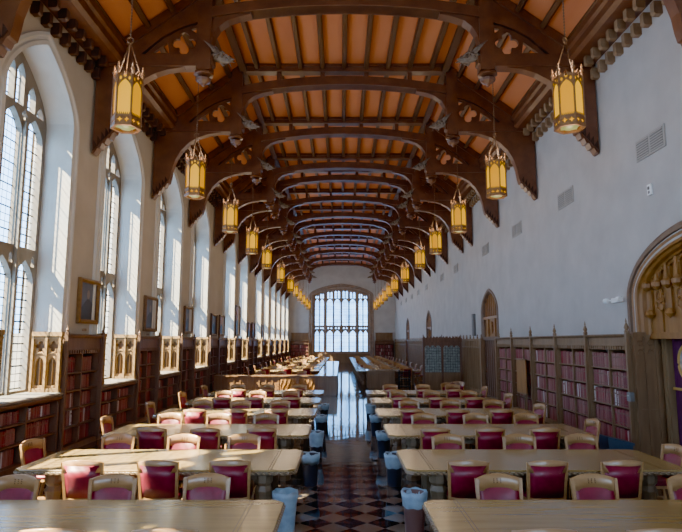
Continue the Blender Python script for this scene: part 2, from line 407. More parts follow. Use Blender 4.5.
# carved jamb panel (faces along the hall)
jp_holes = []
for k in range(2):
    c = .17+k*.26
    jp_holes.append(archpoly(c,.085,SILL+.14,ZL-.62,.14,8,.5)); jp_holes.append(quatre(c, ZL-.27, .115, 4))
jpl = plate([(.03,SILL),(.58,SILL),(.58,ZL-.01),(.03,ZL-.01)], jp_holes, .05)
def jamb_mesh():
    b = MB()
    b.mesh(jpl, lambda u,v,w: (-.48+u, w+.03, v))
    b.mi = 1; b.box(-.47,.1, .05,.07, SILL, ZL-.01); b.mi = 0
    for c in (.17,.43):
        b.box(c-.49,c-.47,.02,.05,SILL+.1,ZL-.5)
        b.tube([(c-.48+.12*math.cos(q),.0,ZL-.52+.12*math.sin(q)) for q in [PI*t/8 for t in range(9)]], .014, 5)
    b.box(-.48,.14, -.05,.07, ZL-.06, ZL+.03); b.box(-.48,.14, -.03,.07, ZL-.12, ZL-.09)
    b.box(-.48,.14, -.03,.07, SILL, SILL+.08)
    for u in (-.46,-.18,.1): b.box(u-.022,u+.022,-.04,.05,SILL,ZL)
    return b
jo = jamb_mesh().build('jamb_panel', [M['tan_stone'],M['tan_deep']]); jamb_me = jo.data; bpy.data.objects.remove(jo)
for i,c in enumerate(WINY):
    w = empty('window_%d'%(i+1), (XL,c,0)); tag(w, kind='structure')
    inst('tracery', trac_me, w, (-.62,0,0)); inst('glass', glass_me, w, (-.66,0,0)); inst('moulding', mo_me, w)
    inst('sill', sill_me, w)
    inst('jamb_panel', jamb_me, w, (.06,WW-.22,0)); o = inst('jamb_panel', jamb_me, w, (.06,-WW+.22,0)); o.scale = (1,-1,1)
# end window
hol = []
xs = [-2.75,-2.2,-1.3,-.45,.45,1.3,2.2,2.75]
def emesh():
    E0 = 1.25
    hs = []
    for x,w in zip(xs,[.22,.22,.34,.34,.34,.34,.22,.22]):
        hs.append(archpoly(x,w,E0,3.2,.4,8,.5)); hs.append(archpoly(x,w,4.15,6.75,.45,8,.5))
        for j in (-1,1):
            top = ESP+archz(min(abs(x)+w,EW*.97),EW,ER)-.25
            hs.append(archpoly(x+j*w*.52,w*.36,7.25,max(7.4,top-.2),.16,6,.5))
        hs.append(archpoly(x-w*.5,.09,3.75,3.88,.1,4,.5)); hs.append(archpoly(x+w*.5,.09,3.75,3.88,.1,4,.5))
    return plate(archpoly(0,EW+.02,ES-.05,ESP,ER), hs, .2)
ew = empty('window_%d'%(len(WINY)+1), (EC,YE,0)); tag(ew, kind='structure')
b = MB(); b.mesh(emesh(), lambda u,v,w: (u,w,v))
for x in (-1.77,1.77): b.box(x-.13,x+.13,-.2,.1,ES,7.3)
for x in (-.88,0,.88,-2.47,2.47): b.box(x-.05,x+.05,-.16,.1,ES,7.0)
M['end_stone'] = mat('brown_window_stone', (.20,.14,.105), .8, (.28,.20,.155), 3)
o = b.build('tracery', M['end_stone'], ew); o.location = (0,.4,0)
gp = archpoly(0,EW+.01,ES,ESP,ER); b = MB(); b.add([(u,0,v) for u,v in gp],[tuple(range(len(gp)))]); o = b.build('glass', M['glass_end'], ew); o.location = (0,.5,0)
b = moulding(EW, 0, ESP, ER, [(-.05,-.3),(-.05,.05),(.1,.12),(.2,.04),(.33,.1),(.45,.08),(.45,-.05)], lambda u,v,p: (u,-p,v)); b.build('moulding', M['end_stone'], ew)
b = MB(); b.box(-EW,EW,-.06,.6,0,ES+.02)
for k in range(9): b.box(-EW+.75*k,-EW+.75*k+.06,-.09,-.06,.05,ES)
b.build('panelled_apron', M['case_wood'], ew)
# unseen rear window behind the camera, added as a source of fill daylight
fill_win = empty('window_%d'%(len(WINY)+2), (EC,YB,0)); tag(fill_win, kind='structure')
hs = [archpoly(x,.42,1.3,6.9,.6,8,.5) for x in (-3.5,-2.5,-1.5,-.5,.5,1.5,2.5,3.5)]
b = MB(); b.mesh(plate(archpoly(0,4.42,.95,7.5,1.6), hs, .2), lambda u,v,w: (u,w,v)); o = b.build('tracery', M['stone'], fill_win); o.location = (0,-.3,0)

# ------------------------------------------------------------------ roof trusses
def make_truss():
    t = empty('roof_truss', (XC,0,0)); W = M['roof_wood']
    for s_ in (-1,1):
        def mp(u,v,a,s_=s_): return (s_*u, a, v)
        b = MB(); b.prism([(6.0,9.0),(6.0,6.72),(5.95,6.74),(5.88,6.86),(5.82,6.86),(5.77,6.98),(5.71,6.98),(5.66,7.1),(5.60,7.1),(5.55,7.22),(5.50,7.24),(5.46,7.4),(5.42,7.66),(5.32,7.98),(5.14,8.3),(4.9,8.55),(4.6,8.72),(4.3,8.82),(3.9,8.88),(3.9,8.95)], -.12, .12, mp)
        br = b.build('wall_bracket', W, t)
        b = MB()
        for k in range(5): b.prism([(5.97-.09*k,6.80+.1*k),(5.89-.09*k,6.92+.1*k),(5.97-.09*k,7.04+.1*k)], -.15,.15, mp)
        b.build('carved_foot', M['matte_dark'], br)
        b = MB(); b.prism([(6.0,8.92),(3.3,8.92),(3.2,8.98),(3.2,9.15),(3.3,9.2),(6.0,9.2)], -.15,.15, mp); b.prism([(6.0,8.96),(3.6,8.96),(3.6,8.89),(6.0,8.89)], -.17,.17, mp)
        b.build('hammer_beam', W, t)
        b = MB(); b.prism([(3.25,8.8),(3.59,8.8),(3.59,11.1),(3.25,11.1)], -.18,.18, mp); po = b.build('hammer_post', W, t)
        b = MB(); b.lathe([(.15,0),(.24,-.05),(.24,-.1),(.12,-.14),(.2,-.2),(.17,-.26),(.07,-.32),(.03,-.38)][::-1], 8, (s_*3.45,0,8.82)); b.build('pendant', M['roof_wood'], po)
        b = MB(); b.prism([(6.02,9.14),(3.28,11.13),(3.28,10.87),(5.62,9.16)], -.16,.16, mp); b.build('principal_rafter', W, t)
        arc = [(4.95,9.2),(4.72,9.42),(4.44,9.66),(4.12,9.85),(3.85,9.96),(3.59,10.04)]
        b = MB(); b.prism([(5.55,9.2)]+arc+[(3.59,10.72),(5.42,9.3)], -.1,.1, mp)
        up = [(x+.02,z+.11) for x,z in arc]; b.prism(arc+up[::-1], -.13,.13, mp); b.build('arched_brace', W, t)
        pl = plate([(4.95,9.18)]+arc[1:]+[(3.58,9.18)], [quatre(3.94,9.53,.29), [(4.30,9.28),(4.70,9.28),(4.34,9.56)], [(3.65,9.93),(3.80,9.90),(3.65,9.80)]], .08)
        b = MB(); b.mesh(pl, lambda u,v,w,s_=s_: (s_*u,w,v)); b.build('tracery_panel', W, t)
        # curved corner brace from post to collar
        inn = [(3.25,9.5),(3.2,9.72),(3.08,9.92),(2.88,10.08),(2.6,10.18),(2.3,10.24)]; out = [(3.25,9.35),(3.25,10.2),(2.3,10.33)]
        b = MB(); b.prism(inn+[(2.3,10.36),(3.25,10.25)], -.14,.14, mp); b.build('corner_brace', W, t)
        # winged carved figure leaning out towards the aisle
        rr = random.Random(5)
        b = MB(); b.tube([(s_*3.3,0,9.24),(s_*3.15,0,9.2),(s_*3.0,0,9.14),(s_*2.86,0,9.12),(s_*2.74,0,9.14)], [.10,.12,.10,.08,.03], 6)
        for q in range(9):
            x = 3.22-.05*q; yy = .07 if q%2 else -.07
            b.tube([(s_*x,yy,9.16),(s_*(x-.05),yy*2.3,9.16+rr.uniform(-.1,.1)),(s_*(x-.16),yy*2.6,9.12+rr.uniform(-.14,.14))], [.05,.035,.006], 5)
        fg = b.build('carved_figure', M['grey_carve'], t)
        b = MB()
        for yy in (-1,1):
            for k in range(4):
                b.tube([(s_*(2.98+.03*k),yy*.06,9.2),(s_*(3.15+.01*k),yy*(.20+.01*k),9.33-.03*k),(s_*(3.42-.06*k),yy*(.24+.02*k),9.5-.07*k)], [.02,.032,.006], 4)
        b.build('wing', M['grey_carve'], fg)
    # cambered collar
    N = 16; low = []; upp = []
    for i in range(N+1):
        x = -3.25+6.5*i/N; c = 1-(x/3.25)**2
        low.append((x,10.14+.30*c)); upp.append((x,10.42+.32*c))
    def mq(u,v,a): return (u,a,v)
    b = MB(); b.prism(low+upp[::-1], -.17,.17, mq); b.prism(low+[(x,z+.08) for x,z in low][::-1], -.21,.21, mq); b.build('collar_beam', W, t)
    b = MB(); b.box(-3.3,3.3,-.15,.15,10.9,11.13); b.box(-3.3,3.3,-.2,.2,11.04,11.14)
    b.build('ceiling_beam', W, t)
    b = MB()
    for x in (-2.1,-.7,.7,2.1): b.box(x-.07,x+.07,-.08,.08,10.5,10.95)
    b.build('queen_struts', W, t)
    freeze(t); return t
truss = make_truss()
TL = ['nearest oak hammerbeam truss, at the top edge of the picture'] + []
for i,y in enumerate(TY):
    o = truss if i == 0 else copy_tree(truss)
    o.location = (XC,y+.15,0)
    if y < 4: lab = 'dark oak hammerbeam roof truss overhead just behind the nearest lanterns, out of view'
    elif y in LAMPY:
        k = LAMPY.index(y)-1
        lab = 'dark oak hammerbeam truss directly above the nearest row of tables, no lantern in view' if k < 0 else 'dark oak hammerbeam roof truss carrying the %s pair of amber lanterns from the front' % ORD[k]
    else: lab = 'dark oak hammerbeam truss without lanterns, between the %s lantern pairs' % ('fifth and sixth' if y < 30 else 'sixth and seventh')
    tag(o, lab, 'roof truss', 'dark hammerbeam roof trusses')

# ------------------------------------------------------------------ lanterns
def make_lantern():
    t = empty('hanging_lantern'); R = .25; H = .98
    th = [PI/3*k for k in range(6)]
    P = [(R*math.cos(a),R*math.sin(a)) for a in th]
    for k in range(6):
        (x0,y0),(x1,y1) = P[k],P[(k+1)%6]
        def mp(u,v,w,x0=x0,y0=y0,x1=x1,y1=y1):
            n = Vector((x0+x1,y0+y1,0)).normalized(); return (x0+(x1-x0)*u+n.x*w, y0+(y1-y0)*u+n.y*w, v)
        b = MB(); b.quad(mp(.04,.1,-.012),mp(.96,.1,-.012),mp(.96,.95,-.012),mp(.04,.95,-.012)); b.build('glass_panel', M['amber'] if k%2 else M['amber_hi'], t)
        # gothic head: plate with arch and small foils, scaled u by width
        pts_o = [(.02,.70),(.02,.97),(.28,.99),(.5,1.07),(.72,.99),(.98,.97),(.98,.70),(.93,.71),(.86,.77),(.7,.825),(.5,.87),(.3,.825),(.14,.77),(.07,.71)]
        hs = [[(.5+.11*math.cos(a),.94+.042*math.sin(a)) for a in [PI/4*j for j in range(8)]]]
        for cx,cz in ((.2,.885),(.8,.885),(.5,1.02)): hs.append([(cx+.09*math.cos(a),cz+.04*math.sin(a)) for a in [PI/3*j for j in range(6)]])
        pl = plate(pts_o, hs, .012); b = MB(); b.mesh(pl, mp)
        b.build('gothic_head', M['bronze'], t)
        b = MB(); b.prism([(.02,.165),(.98,.165)]+[q for j in range(7) for q in ((.94-.13*j,.19),(.90-.13*j,.235),(.86-.13*j,.19))], -.003,.008, mp); b.build('cresting', M['bronze'], t)
        b = MB(); b.tube([(x0,y0,.0),(x0,y0,1.08)], .018, 5); b.lathe([(.028,1.05),(.035,1.08),(.012,1.12),(.02,1.15),(.002,1.22)], 6, (x0,y0,0)); b.build('corner_bar', M['bronze'], t)
    b = MB()
    for z0,z1,e in ((-.02,.03,.02),(.15,.175,.012)):
        b.rings([[(x*(1+e/R),y*(1+e/R),z) for x,y in P] for z in (z0,z1)]+[[(x*.86,y*.86,z) for x,y in P] for z in (z1,z0)], False, True)
    for k in range(6):
        (x0,y0),(x1,y1) = P[k],P[(k+1)%6]
        def mp(u,v,w,x0=x0,y0=y0,x1=x1,y1=y1):
            n = Vector((x0+x1,y0+y1,0)).normalized(); return (x0+(x1-x0)*u+n.x*w, y0+(y1-y0)*u+n.y*w, v)
        pl = plate([(0,.02),(1,.02),(1,.16),(0,.16)], [[(cx+.2*pu*1.0,.09+.055*pv) for pu,pv in [(math.cos(a)*(1 if j%2==0 else .45),math.sin(a)*(1 if j%2==0 else .45)) for j,a in enumerate([PI/4*q for q in range(8)])]] for cx in (.27,.73)], .012)
        b.mesh(pl, mp)
    b.build('base_ring', M['bronze'], t)
    b = MB(); b.quad(*[(.2*math.cos(a),.2*math.sin(a),.02) for a in (0,PI/2,PI,3*PI/2)]); b.lathe([(.01,-.02),(.1,-.01),(.16,.03),(.16,.05)], 10); b.build('lamp_bowl', M['bulb'], t, True)
    b = MB()
    for k in (0,2,4): b.tube([(P[k][0]*.9,P[k][1]*.9,1.0),(0,0,1.72)], .009, 5)
    b.tube([(.0+.06*math.cos(a),0,1.74+.06*math.sin(a)) for a in [PI/4*j for j in range(8)]], .01, 5, True)
    b.build('suspension_rods', M['chain'], t)
    b = MB(); b.tube([(0,0,1.72),(0,0,3.3)], .009, 5)
    for j in range(24): b.lathe([(.004,-.024),(.02,0),(.004,.024)], 6, (0,0,1.8+j*.062))
    b.build('chain', M['chain'], t)
    freeze(t); return t
lant = make_lantern(); first = True
for s_,side in ((-1,'left'),(1,'right')):
    for i,y in enumerate(LAMPY):
        o = lant if first else copy_tree(lant); first = False
        o.location = (XC+s_*3.55, y+.08, 5.69); o.scale = (.90,.90,.86); o.rotation_euler = (0,0,math.radians(30 if s_>0 else 4)+.05*i)
        lab = 'amber glass Gothic lantern over the nearest %s table, above the picture edge' % side if i == 0 else \
            ('%s amber glass Gothic lantern from the front hanging in the %s row' % (ORD[i-1] if i>1 else 'largest', side))
        tag(o, lab, 'lantern', 'amber lanterns in two rows')
        if True:
            ld = bpy.data.lights.new('lantern_bulb', 'POINT'); ld.energy = 6; ld.color = (1,.78,.55); ld.shadow_soft_size = .12
            lo = bpy.data.objects.new('lantern_bulb', ld); col.objects.link(lo); lo.location = (XC+s_*3.55,y+.08,5.45)
            ld2 = bpy.data.lights.new('ceiling_fill', 'POINT'); ld2.energy = 26; ld2.color = (1,.76,.52); ld2.shadow_soft_size = .25  # added fill point above the lantern, brightens the ceiling
            lo2 = bpy.data.objects.new('ceiling_fill', ld2); col.objects.link(lo2); lo2.location = (XC+s_*3.55,y+.08,6.72)

# ------------------------------------------------------------------ bookcases and books
BOOKS = []   # world-space slots: (matrix, w, d, h, key, label)
def bookcase(name, mats, width, height, cols, shelf_z, top, depth, setback, frieze=.0, finials=(), open_top=None, sidew=.05, fh=1.0):
    t = empty(name); Wm, Im = mats
    h = height
    for s_ in (-1,1):
        b = MB(); x = s_*(width/2-sidew/2); b.box(x-sidew/2,x+sidew/2,0,depth,0,top); b.box(x-sidew/2*.6,x+sidew/2*.6,-.025,0,0.1,top); b.build('side_panel', Wm, t)
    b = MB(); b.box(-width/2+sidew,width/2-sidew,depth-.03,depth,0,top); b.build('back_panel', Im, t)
    cw = (width-2*sidew)/cols
    for k in range(1,cols):
        x = -width/2+sidew+cw*k; b = MB(); b.box(x-.022,x+.022,0,depth-.03,0,top); b.build('divider', Wm, t)
    for z in shelf_z:
        b = MB(); b.box(-width/2+sidew,width/2-sidew,.012,depth-.03,z-.028,z); b.build('shelf', Wm, t)
    b = MB(); b.box(-width/2,width/2,-.03,.0,0,shelf_z[0]); b.build('plinth', Wm, t)
    if frieze:
        b = MB(); b.box(-width/2,width/2,-.0,depth,top,top+frieze)
        n = int(width/.11)
        for k in range(n): x = -width/2+width*(k+.5)/n; b.box(x-.03,x+.03,-.03,0,top+.01,top+.085)
        b.box(-width/2,width/2,-.025,0,top+.10,top+.125)
        b.build('frieze', Wm, t)
        b = MB(); zt = top+frieze; b.prism([(0,zt-.07),(-.05,zt-.06),(-.08,zt-.02),(-.08,zt),(depth,zt),(depth,zt-.07)], -width/2, width/2, lambda u,v,a: (a,u,v)); b.build('cornice', Wm, t)
    for x in finials:
        b = MB(); b.box(x-.035,x+.035,-.09,-.02,.1,height+.03); b.lathe([(r_*.75 if fh<1 else r_,z_*fh) for r_,z_ in ((.05,0),(.05,.03),(.03,.05),(.05,.1),(.03,.16),(.012,.2),(.02,.22),(.002,.3))], 6, (x,-.055,height+.03)); b.build('finial_post', Wm, t)
    freeze(t); return t
def fill_books(loc, rz, width, cols, shelf_z, top, setback, depth, keyname, sidew=.05, colnames=None, fillf=1.0, hmax=.36):
    cw = (width-2*sidew)/cols; Mx = Matrix.Translation(loc) @ Matrix.Rotation(rz,4,'Z')
    zs = list(shelf_z)+[top]
    for k in range(cols):
        x0 = -width/2+sidew+cw*k+.024; x1 = x0+cw-.048
        for r,z in enumerate(shelf_z):
            room = zs[r+1]-z-.06; x = x0; i = 0; bh = min(hmax,room)
            end = x1 - (random.random()*.08 if random.random()<.5 else 0)
            while True:
                w = random.choice((.038,.044,.05,.056,.062)); 
                if x+w > end: break
                hh = bh*random.uniform(.90,1.0) ; d = random.uniform(.17,.2)
                BOOKS.append((Mx, x+w/2, setback+random.uniform(0,.015), z, w*.95, d, hh, keyname, k, len(shelf_z)-1-r, i)); x += w; i += 1

RS = [.12,.53,.93,1.33,1.73]; RTOP = 2.13
r_edges = [22.2,20.15,18.1,16.05,14.02,11.99]
first = None
for i in range(5):
    y0, y1 = r_edges[i+1], r_edges[i]; w = y1-y0
    if first is None: first = bookcase('bookcase', (M['case_wood'],M['case_in']), 2.04, 2.47, 2, RS, RTOP, .42, .03, .34, (1.0,), )
    o = first if i == 0 else copy_tree(first)
    o.location = (5.98,(y0+y1)/2,0); o.rotation_euler = (0,0,-PI/2); o.scale = (w/2.04,1,1)
    n = ['farthest','second farthest','middle','second nearest','nearest'][i]
    tag(o, 'tall oak bookcase on the right wall, %s of five before the arched door' % n, 'bookcase', 'right wall bookcases')
    fill_books((5.98,(y0+y1)/2,0), -PI/2, w, 2, RS, RTOP, .05, .3, ('right', 4-i))
# left: tall cases at piers, low cases under windows
LS = [.12,.5,.88,1.26,1.64]; LTOP = 2.04
piers = [4.4,8.75,13.1,17.45,21.85,26.38,28.3,32.62,36.92,38.95,43.35,47.7,52.05,56.4,60.75]
ft = fl = None
n = 0
for y in piers:
    wd = 1.84
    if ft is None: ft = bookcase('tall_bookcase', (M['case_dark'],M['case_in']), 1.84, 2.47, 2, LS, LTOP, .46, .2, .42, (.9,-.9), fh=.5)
    o = ft if n == 0 else copy_tree(ft)
    o.location = (-5.79,y-.06,0); o.rotation_euler = (0,0,PI/2)
    where = {4.4:'out of view beside the nearest table',8.75:'at the left edge',13.1:'under the nearest portrait',17.45:'under the second portrait',21.85:'under the third portrait',26.38:'under the first of the paired portraits',28.3:'under the second of the paired portraits',32.62:'under the tall portrait'}.get(y, 'number %s from the front' % ORD[n])
    tag(o, 'tall dark oak bookcase against the left wall pier, %s' % where, 'bookcase', 'tall bookcases on left piers')
    if 4.4 < y: fill_books((-5.79,y-.06,0), PI/2, wd, 2, LS, LTOP, .13, .4, ('lefttall', n))
    n += 1
n = 0; LLS = [.12,.48,.84]
for y in WINY[2:]:
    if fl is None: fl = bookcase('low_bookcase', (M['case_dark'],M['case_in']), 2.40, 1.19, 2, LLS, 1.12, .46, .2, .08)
    o = fl if n == 0 else copy_tree(fl)
    o.location = (-5.79,y-.06,0); o.rotation_euler = (0,0,PI/2)
    tag(o, 'low dark oak bookcase under the %s tall left window from the front' % ORD[n], 'bookcase', 'low bookcases under left windows')
    fill_books((-5.79,y-.06,0), PI/2, 2.40, 2, LLS, 1.12, .13, .4, ('leftlow', n), hmax=.29)
    n += 1
# end-wall bookcases
for s_,nm in ((-1,'left'),(1,'right')):
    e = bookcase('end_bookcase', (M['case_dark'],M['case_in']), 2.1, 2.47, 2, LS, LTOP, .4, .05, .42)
    e.location = (XC+s_*4.75, YE-.42, 0); tag(e, 'bookcase with carved panel above on far end wall, %s of the great window' % nm, 'bookcase', 'end wall bookcases')
    b = MB(); b.box(-.95,.95,.3,.4,2.6,3.3)
    for k in range(6): b.box(-.9+.34*k,-.84+.34*k,.26,.3,2.65,3.25)
    b.box(-.97,.97,.26,.4,3.25,3.34); b.box(-.97,.97,.26,.4,2.47,2.62); b.build('carved_upper_panel', M['case_wood'], e)
    fill_books((XC+s_*4.75, YE-.42, 0), 0, 2.1, 2, LS, LTOP, .06, .3, ('end', s_))

# camera model (also used to decide which books show largest)
F = 575.; PITCH = math.atan(76/F); CAM = (0,0,2.3)
def project(p):
    x,y,z = p[0],p[1],p[2]-2.3; c,s_ = math.cos(PITCH),math.sin(PITCH)
    d = y*c+z*s_; return (341+F*x/d, 266-F*(-y*s_+z*c)/d, d)
def book_mesh(w,d,h):
    b = MB(); n = 5
    # rounded spine block (cover) – local: spine toward -y
    r = []
    for i in range(n+1):
        t = PI*i/n; r.append((-w/2*math.cos(t), -.012*math.sin(t)))
    base = r+[(w/2,d),(-w/2,d)]
    b.mi = 0; b.rings([[(x,y,z) for x,y in base] for z in (0,h)], False)
    b.mi = 1; zi = h-.006; b.add([(x,y,zi) for x,y in [(-w/2,.0),(w/2,0),(w/2,d),(-w/2,d)]],[(0,1,2,3)])
    b.mi = 2
    for z0,z1 in ((h*.70,h*.80),(h*.12,h*.17)):
        rr = [(x*1.01,y-.0015) for x,y in r]; b.rings([[(x,y,z) for x,y in rr] for z in (z0,z1)], False)
    b.mi = 0
    for z in (h*.3,h*.55): b.rings([[(x,y-.004,zz) for x,y in r] for zz in (z,z+.008)], False)
    return b
BM = {}
def get_book(w,h):
    k = (round(w,3),round(h,2))
    if k not in BM:
        o = book_mesh(k[0],.18,k[1]).build('book', [M['book'],M['pages'],M['spine_label']]); BM[k] = o.data; bpy.data.objects.remove(o)
    return BM[k]
def score(B):
    Mx,x,sy,z,w,d,h,key,k,r,i = B
    p = Mx @ Vector((x,sy,z+h/2)); px,py,dd = project(p)
    if dd < 1 or not (2 < px < 680 and 0 < py < 530): return 0
    if key[0] == 'right' and (p.z < .55): return 0
    if key[0] != 'right' and (p.z < .45): return 0
    n = Mx.to_3x3() @ Vector((0,-1,0)); v = Vector(CAM)-p; cs = max(0.0, n.dot(v)/v.length)
    if key[0] == 'leftlow' or key[0] == 'lefttall': cs *= .8
    return cs*h*w/v.length**2
ranked = sorted(range(len(BOOKS)), key=lambda q: -score(BOOKS[q]))
chosen = set(ranked[:300])
rest = {}
SH = ['top','second','third','fourth','bottom']; CASE_R = ['nearest','second nearest','middle','second farthest','farthest']
for q,B in enumerate(BOOKS):
    Mx,x,sy,z,w,d,h,key,k,r,i = B
    if q in chosen:
        o = bpy.data.objects.new('book', get_book(w,h)); col.objects.link(o); o.matrix_world = Mx @ Matrix.Translation((x,sy,z))
        side = 'left' if k == 0 else 'right'
        pos = '%s bound volume' % ('red')
        if key[0] == 'right': lab = '%s red volume from left, %s shelf, %s column of %s right-wall bookcase' % (ORD[i], SH[r], side, CASE_R[key[1]])
        elif key[0] == 'lefttall': lab = '%s red volume from left, %s shelf, %s column, %s tall left-wall bookcase' % (ORD[i], SH[r], side, ORD[key[1]])
        elif key[0] == 'leftlow': lab = '%s red volume from left, %s shelf, %s column, %s low left-wall bookcase' % (ORD[i], ['top','middle','bottom'][r], side, ORD[key[1]])
        else: lab = '%s volume on %s shelf, %s column, end wall bookcase' % (ORD[i], SH[r], side)
        tag(o, lab, 'book', 'red bound volumes on the wall shelves')
    else:
        b = rest.setdefault(key[0], MB())
        ww = w/2; pts = [(-ww,0),(-ww*.6,-.01),(ww*.6,-.01),(ww,0),(ww,d),(-ww,d)]
        b.rings([[tuple(Mx @ Vector((x+u,sy+v,zz))) for u,v in pts] for zz in (z,z+h)])
allb = MB()
for b in rest.values(): allb.add(b.v, b.f)
tag(allb.build('books', M['book_far']), 'remaining rows of dark red volumes filling the wall bookcases farther off', 'books', 'red bound volumes on the wall shelves', 'stuff')

# ------------------------------------------------------------------ right wall: panelling, doors, fittings
def wainscot(name, y0, y1, x=6.15, h=2.42, cres=True, m=None):
    b = MB(); b.box(x-.06,x,y0,y1,0,h); b.box(x-.12,x,y0,y1,h-.06,h+.03); b.box(x-.1,x,y0,y1,0,.18); b.box(x-.09,x,y0,y1,h-.36,h-.32)
    n = max(1,int((y1-y0)/.36)); st = (y1-y0)/n
    for k in range(n+1):
        y = y0+k*st; b.box(x-.085,x-.05,max(y0,y-.03),min(y1,y+.03),.18,h-.05)
        if k < n:
            for q in (.35,.65): b.box(x-.075,x-.055,y+st*q-.015,y+st*q+.015,.25,h-.4)
        if cres and k % 2 == 0: b.lathe([(.03,0),(.035,.05),(.015,.1),(.03,.13),(.002,.2)], 6, (x-.07,min(max(y,y0+.04),y1-.04),h+.03))
    return tag(b.build(name, m or M['panel_wood']), kind='structure')
wainscot('trim_3', 25.1, 39.2); wainscot('trim_4', 41.5, 51.95); wainscot('trim_5', 54.25, YE-.1); wainscot('trim_6', 22.24, 22.62)

# great arched doorway
d = empty('door_1', (XR,ARCH[0],0)); tag(d, kind='structure')
cy, w, _, spr, rise, _a = ARCH
M['hood'] = mat('brown_arch_stone', (.13,.075,.045), .6, (.18,.11,.07), 4)
b = moulding(w, 2.45, spr, rise, [(.16,-.02),(.17,.05),(.24,.06),(.31,.03),(.32,-.02)], lambda u,v,p: (-p,u,v), 28, .88); b.build('arch_moulding', M['hood'], d)
b = moulding(w-.03, 2.45, spr, rise-.03, [(-.13,-.26),(-.13,-.20),(-.09,-.17),(-.075,-.09),(-.03,-.05),(-.02,.0),(.03,.02),(.06,-.01),(.16,.015),(.17,-.02)], lambda u,v,p: (-p,u,v), 28, .88); b.build('inner_moulding', M['gold_wood'], d)
b = MB(); ap = archpoly(0, w-.02, 2.45, spr, rise-.03, 20, .88); b.add([(.24,u,v) for u,v in ap],[tuple(range(len(ap)))]); b.box(.2,.6,-w,w,2.36,2.48)
b.build('tympanum', M['gold_wood'], d)
b = MB()
for k in range(-5,6):
    y = k*.355; zt = spr+archz(y,w,rise,.88)-.2; b.box(.13,.26,y-.035,y+.035,3.5,zt); b.box(.18,.26,y-.06,y+.06,3.5,zt-.05)
    b.tube([(.19,y+.178+.16*math.cos(a),zt-.2+.14*math.sin(a)) for a in [PI*q/6 for q in range(7)]], .025, 5) if k < 5 else None
    b.lathe([(.0,-.16),(.05,-.12),(.10,-.08),(.11,.0),(.06,.04),(.05,.08)], 8, (.15,y,3.48))
b.build('canopy_ribs', M['gold_wood'], d)
b = MB()
for k in range(-5,6):
    y = k*.355
    if k%2: b.lathe([(.0,-.1),(.06,-.05),(.10,0),(.08,.05),(.05,.1)], 8, (.17,y,2.85)); b.box(.19,.26,y-.05,y+.05,2.9,3.4)
    else:
        for j in (0,4): b.tube([(.19,y+.13*math.cos(a),3.12+.04*j-.08+.12*math.sin(a)) for a in [PI/4*q for q in range(8)]], .022, 5, True)
        b.box(.2,.26,y-.03,y+.03,2.5,3.4)
b.box(.21,.26,-w+.15,w-.15,3.36,3.41)
b.build('carved_niches', M['gold_wood'], d)
M['jamb_wood'] = mat('jamb_oak', (.16,.085,.04), .5, (.22,.125,.062), 3, (3,3,.5))
for s_ in (-1,1):
    b = MB(); y = s_*(w-.03)
    b.box(-.12,.6,y-.04,y+.04,0,2.46)
    for u in (-.1,.1,.32,.55): b.box(u-.03,u+.03,y-.07,y+.07,0,2.42)
    for u in (.0,.21,.43):
        b.box(u-.08,u+.08,y-.055,y+.055,2.16,2.2); b.box(u-.08,u+.08,y-.055,y+.055,.9,.95)
        b.tube([(u+.06*math.cos(a),y-s_*.055,2.28+.05*math.sin(a)) for a in [PI/4*q for q in range(8)]], .014, 4, True)
        b.tube([(u+.07*math.cos(a),y-s_*.055,2.05+.1*math.sin(a)) for a in [PI*q/6 for q in range(7)]], .014, 4)
    b.box(-.14,.62,y-.08,y+.08,2.40,2.5)
    b.build('jamb_panel', M['jamb_wood'], d)
    b = MB(); y = s_*(w-.2); b.box(.42,.6,y-.08,y+.08,0,2.45); b.box(.38,.6,y-.03,y+.03,0,2.45); b.build('door_post', M['panel_wood'], d)
b = MB(); b.box(.56,.62,-w+.05,w-.05,0,2.45); b.build('door_leaf', M['case_dark'], d)
# banner hanging in the doorway
bn = empty('banner', (XR+.5,ARCH[0],0)); tag(bn, 'purple banner with round gold seal hanging in the arched doorway at right edge', 'banner')
b = MB(); b.rings([[(.02*math.sin(k*.9),-1.68+3.36*k/30,z) for k in range(31)]+[(.03+.02*math.sin(k*.9),-1.68+3.36*k/30,z) for k in range(30,-1,-1)] for z in (.1,2.36)]); b.build('cloth', M['purple'], bn)
for y in (1.05,-.2):
    b = MB(); b.tube([(-.03,y+.36*math.cos(a),1.9+.36*math.sin(a)) for a in [PI/16*q for q in range(32)]], .035, 6, True); sl_ = b.build('seal_ring', M['gold_thread'], bn)
    b = MB(); b.add([(-.03,y+.34*math.cos(PI/16*q),1.9+.34*math.sin(PI/16*q)) for q in range(32)],[tuple(range(32))]); b.build('seal_field', M['seal_blue'], sl_)
    b = MB(); b.lathe([(.02,-.2),(.1,-.15),(.08,0),(.05,.08),(.06,.13),(.02,.2)], 8, (-.03,y,1.9), sx=.3); b.build('seal_figure', M['robe'], sl_)
b = MB(); b.box(-.04,-.02,-1.66,1.66,1.36,1.41); b.build('gold_band', M['gold_thread'], bn)

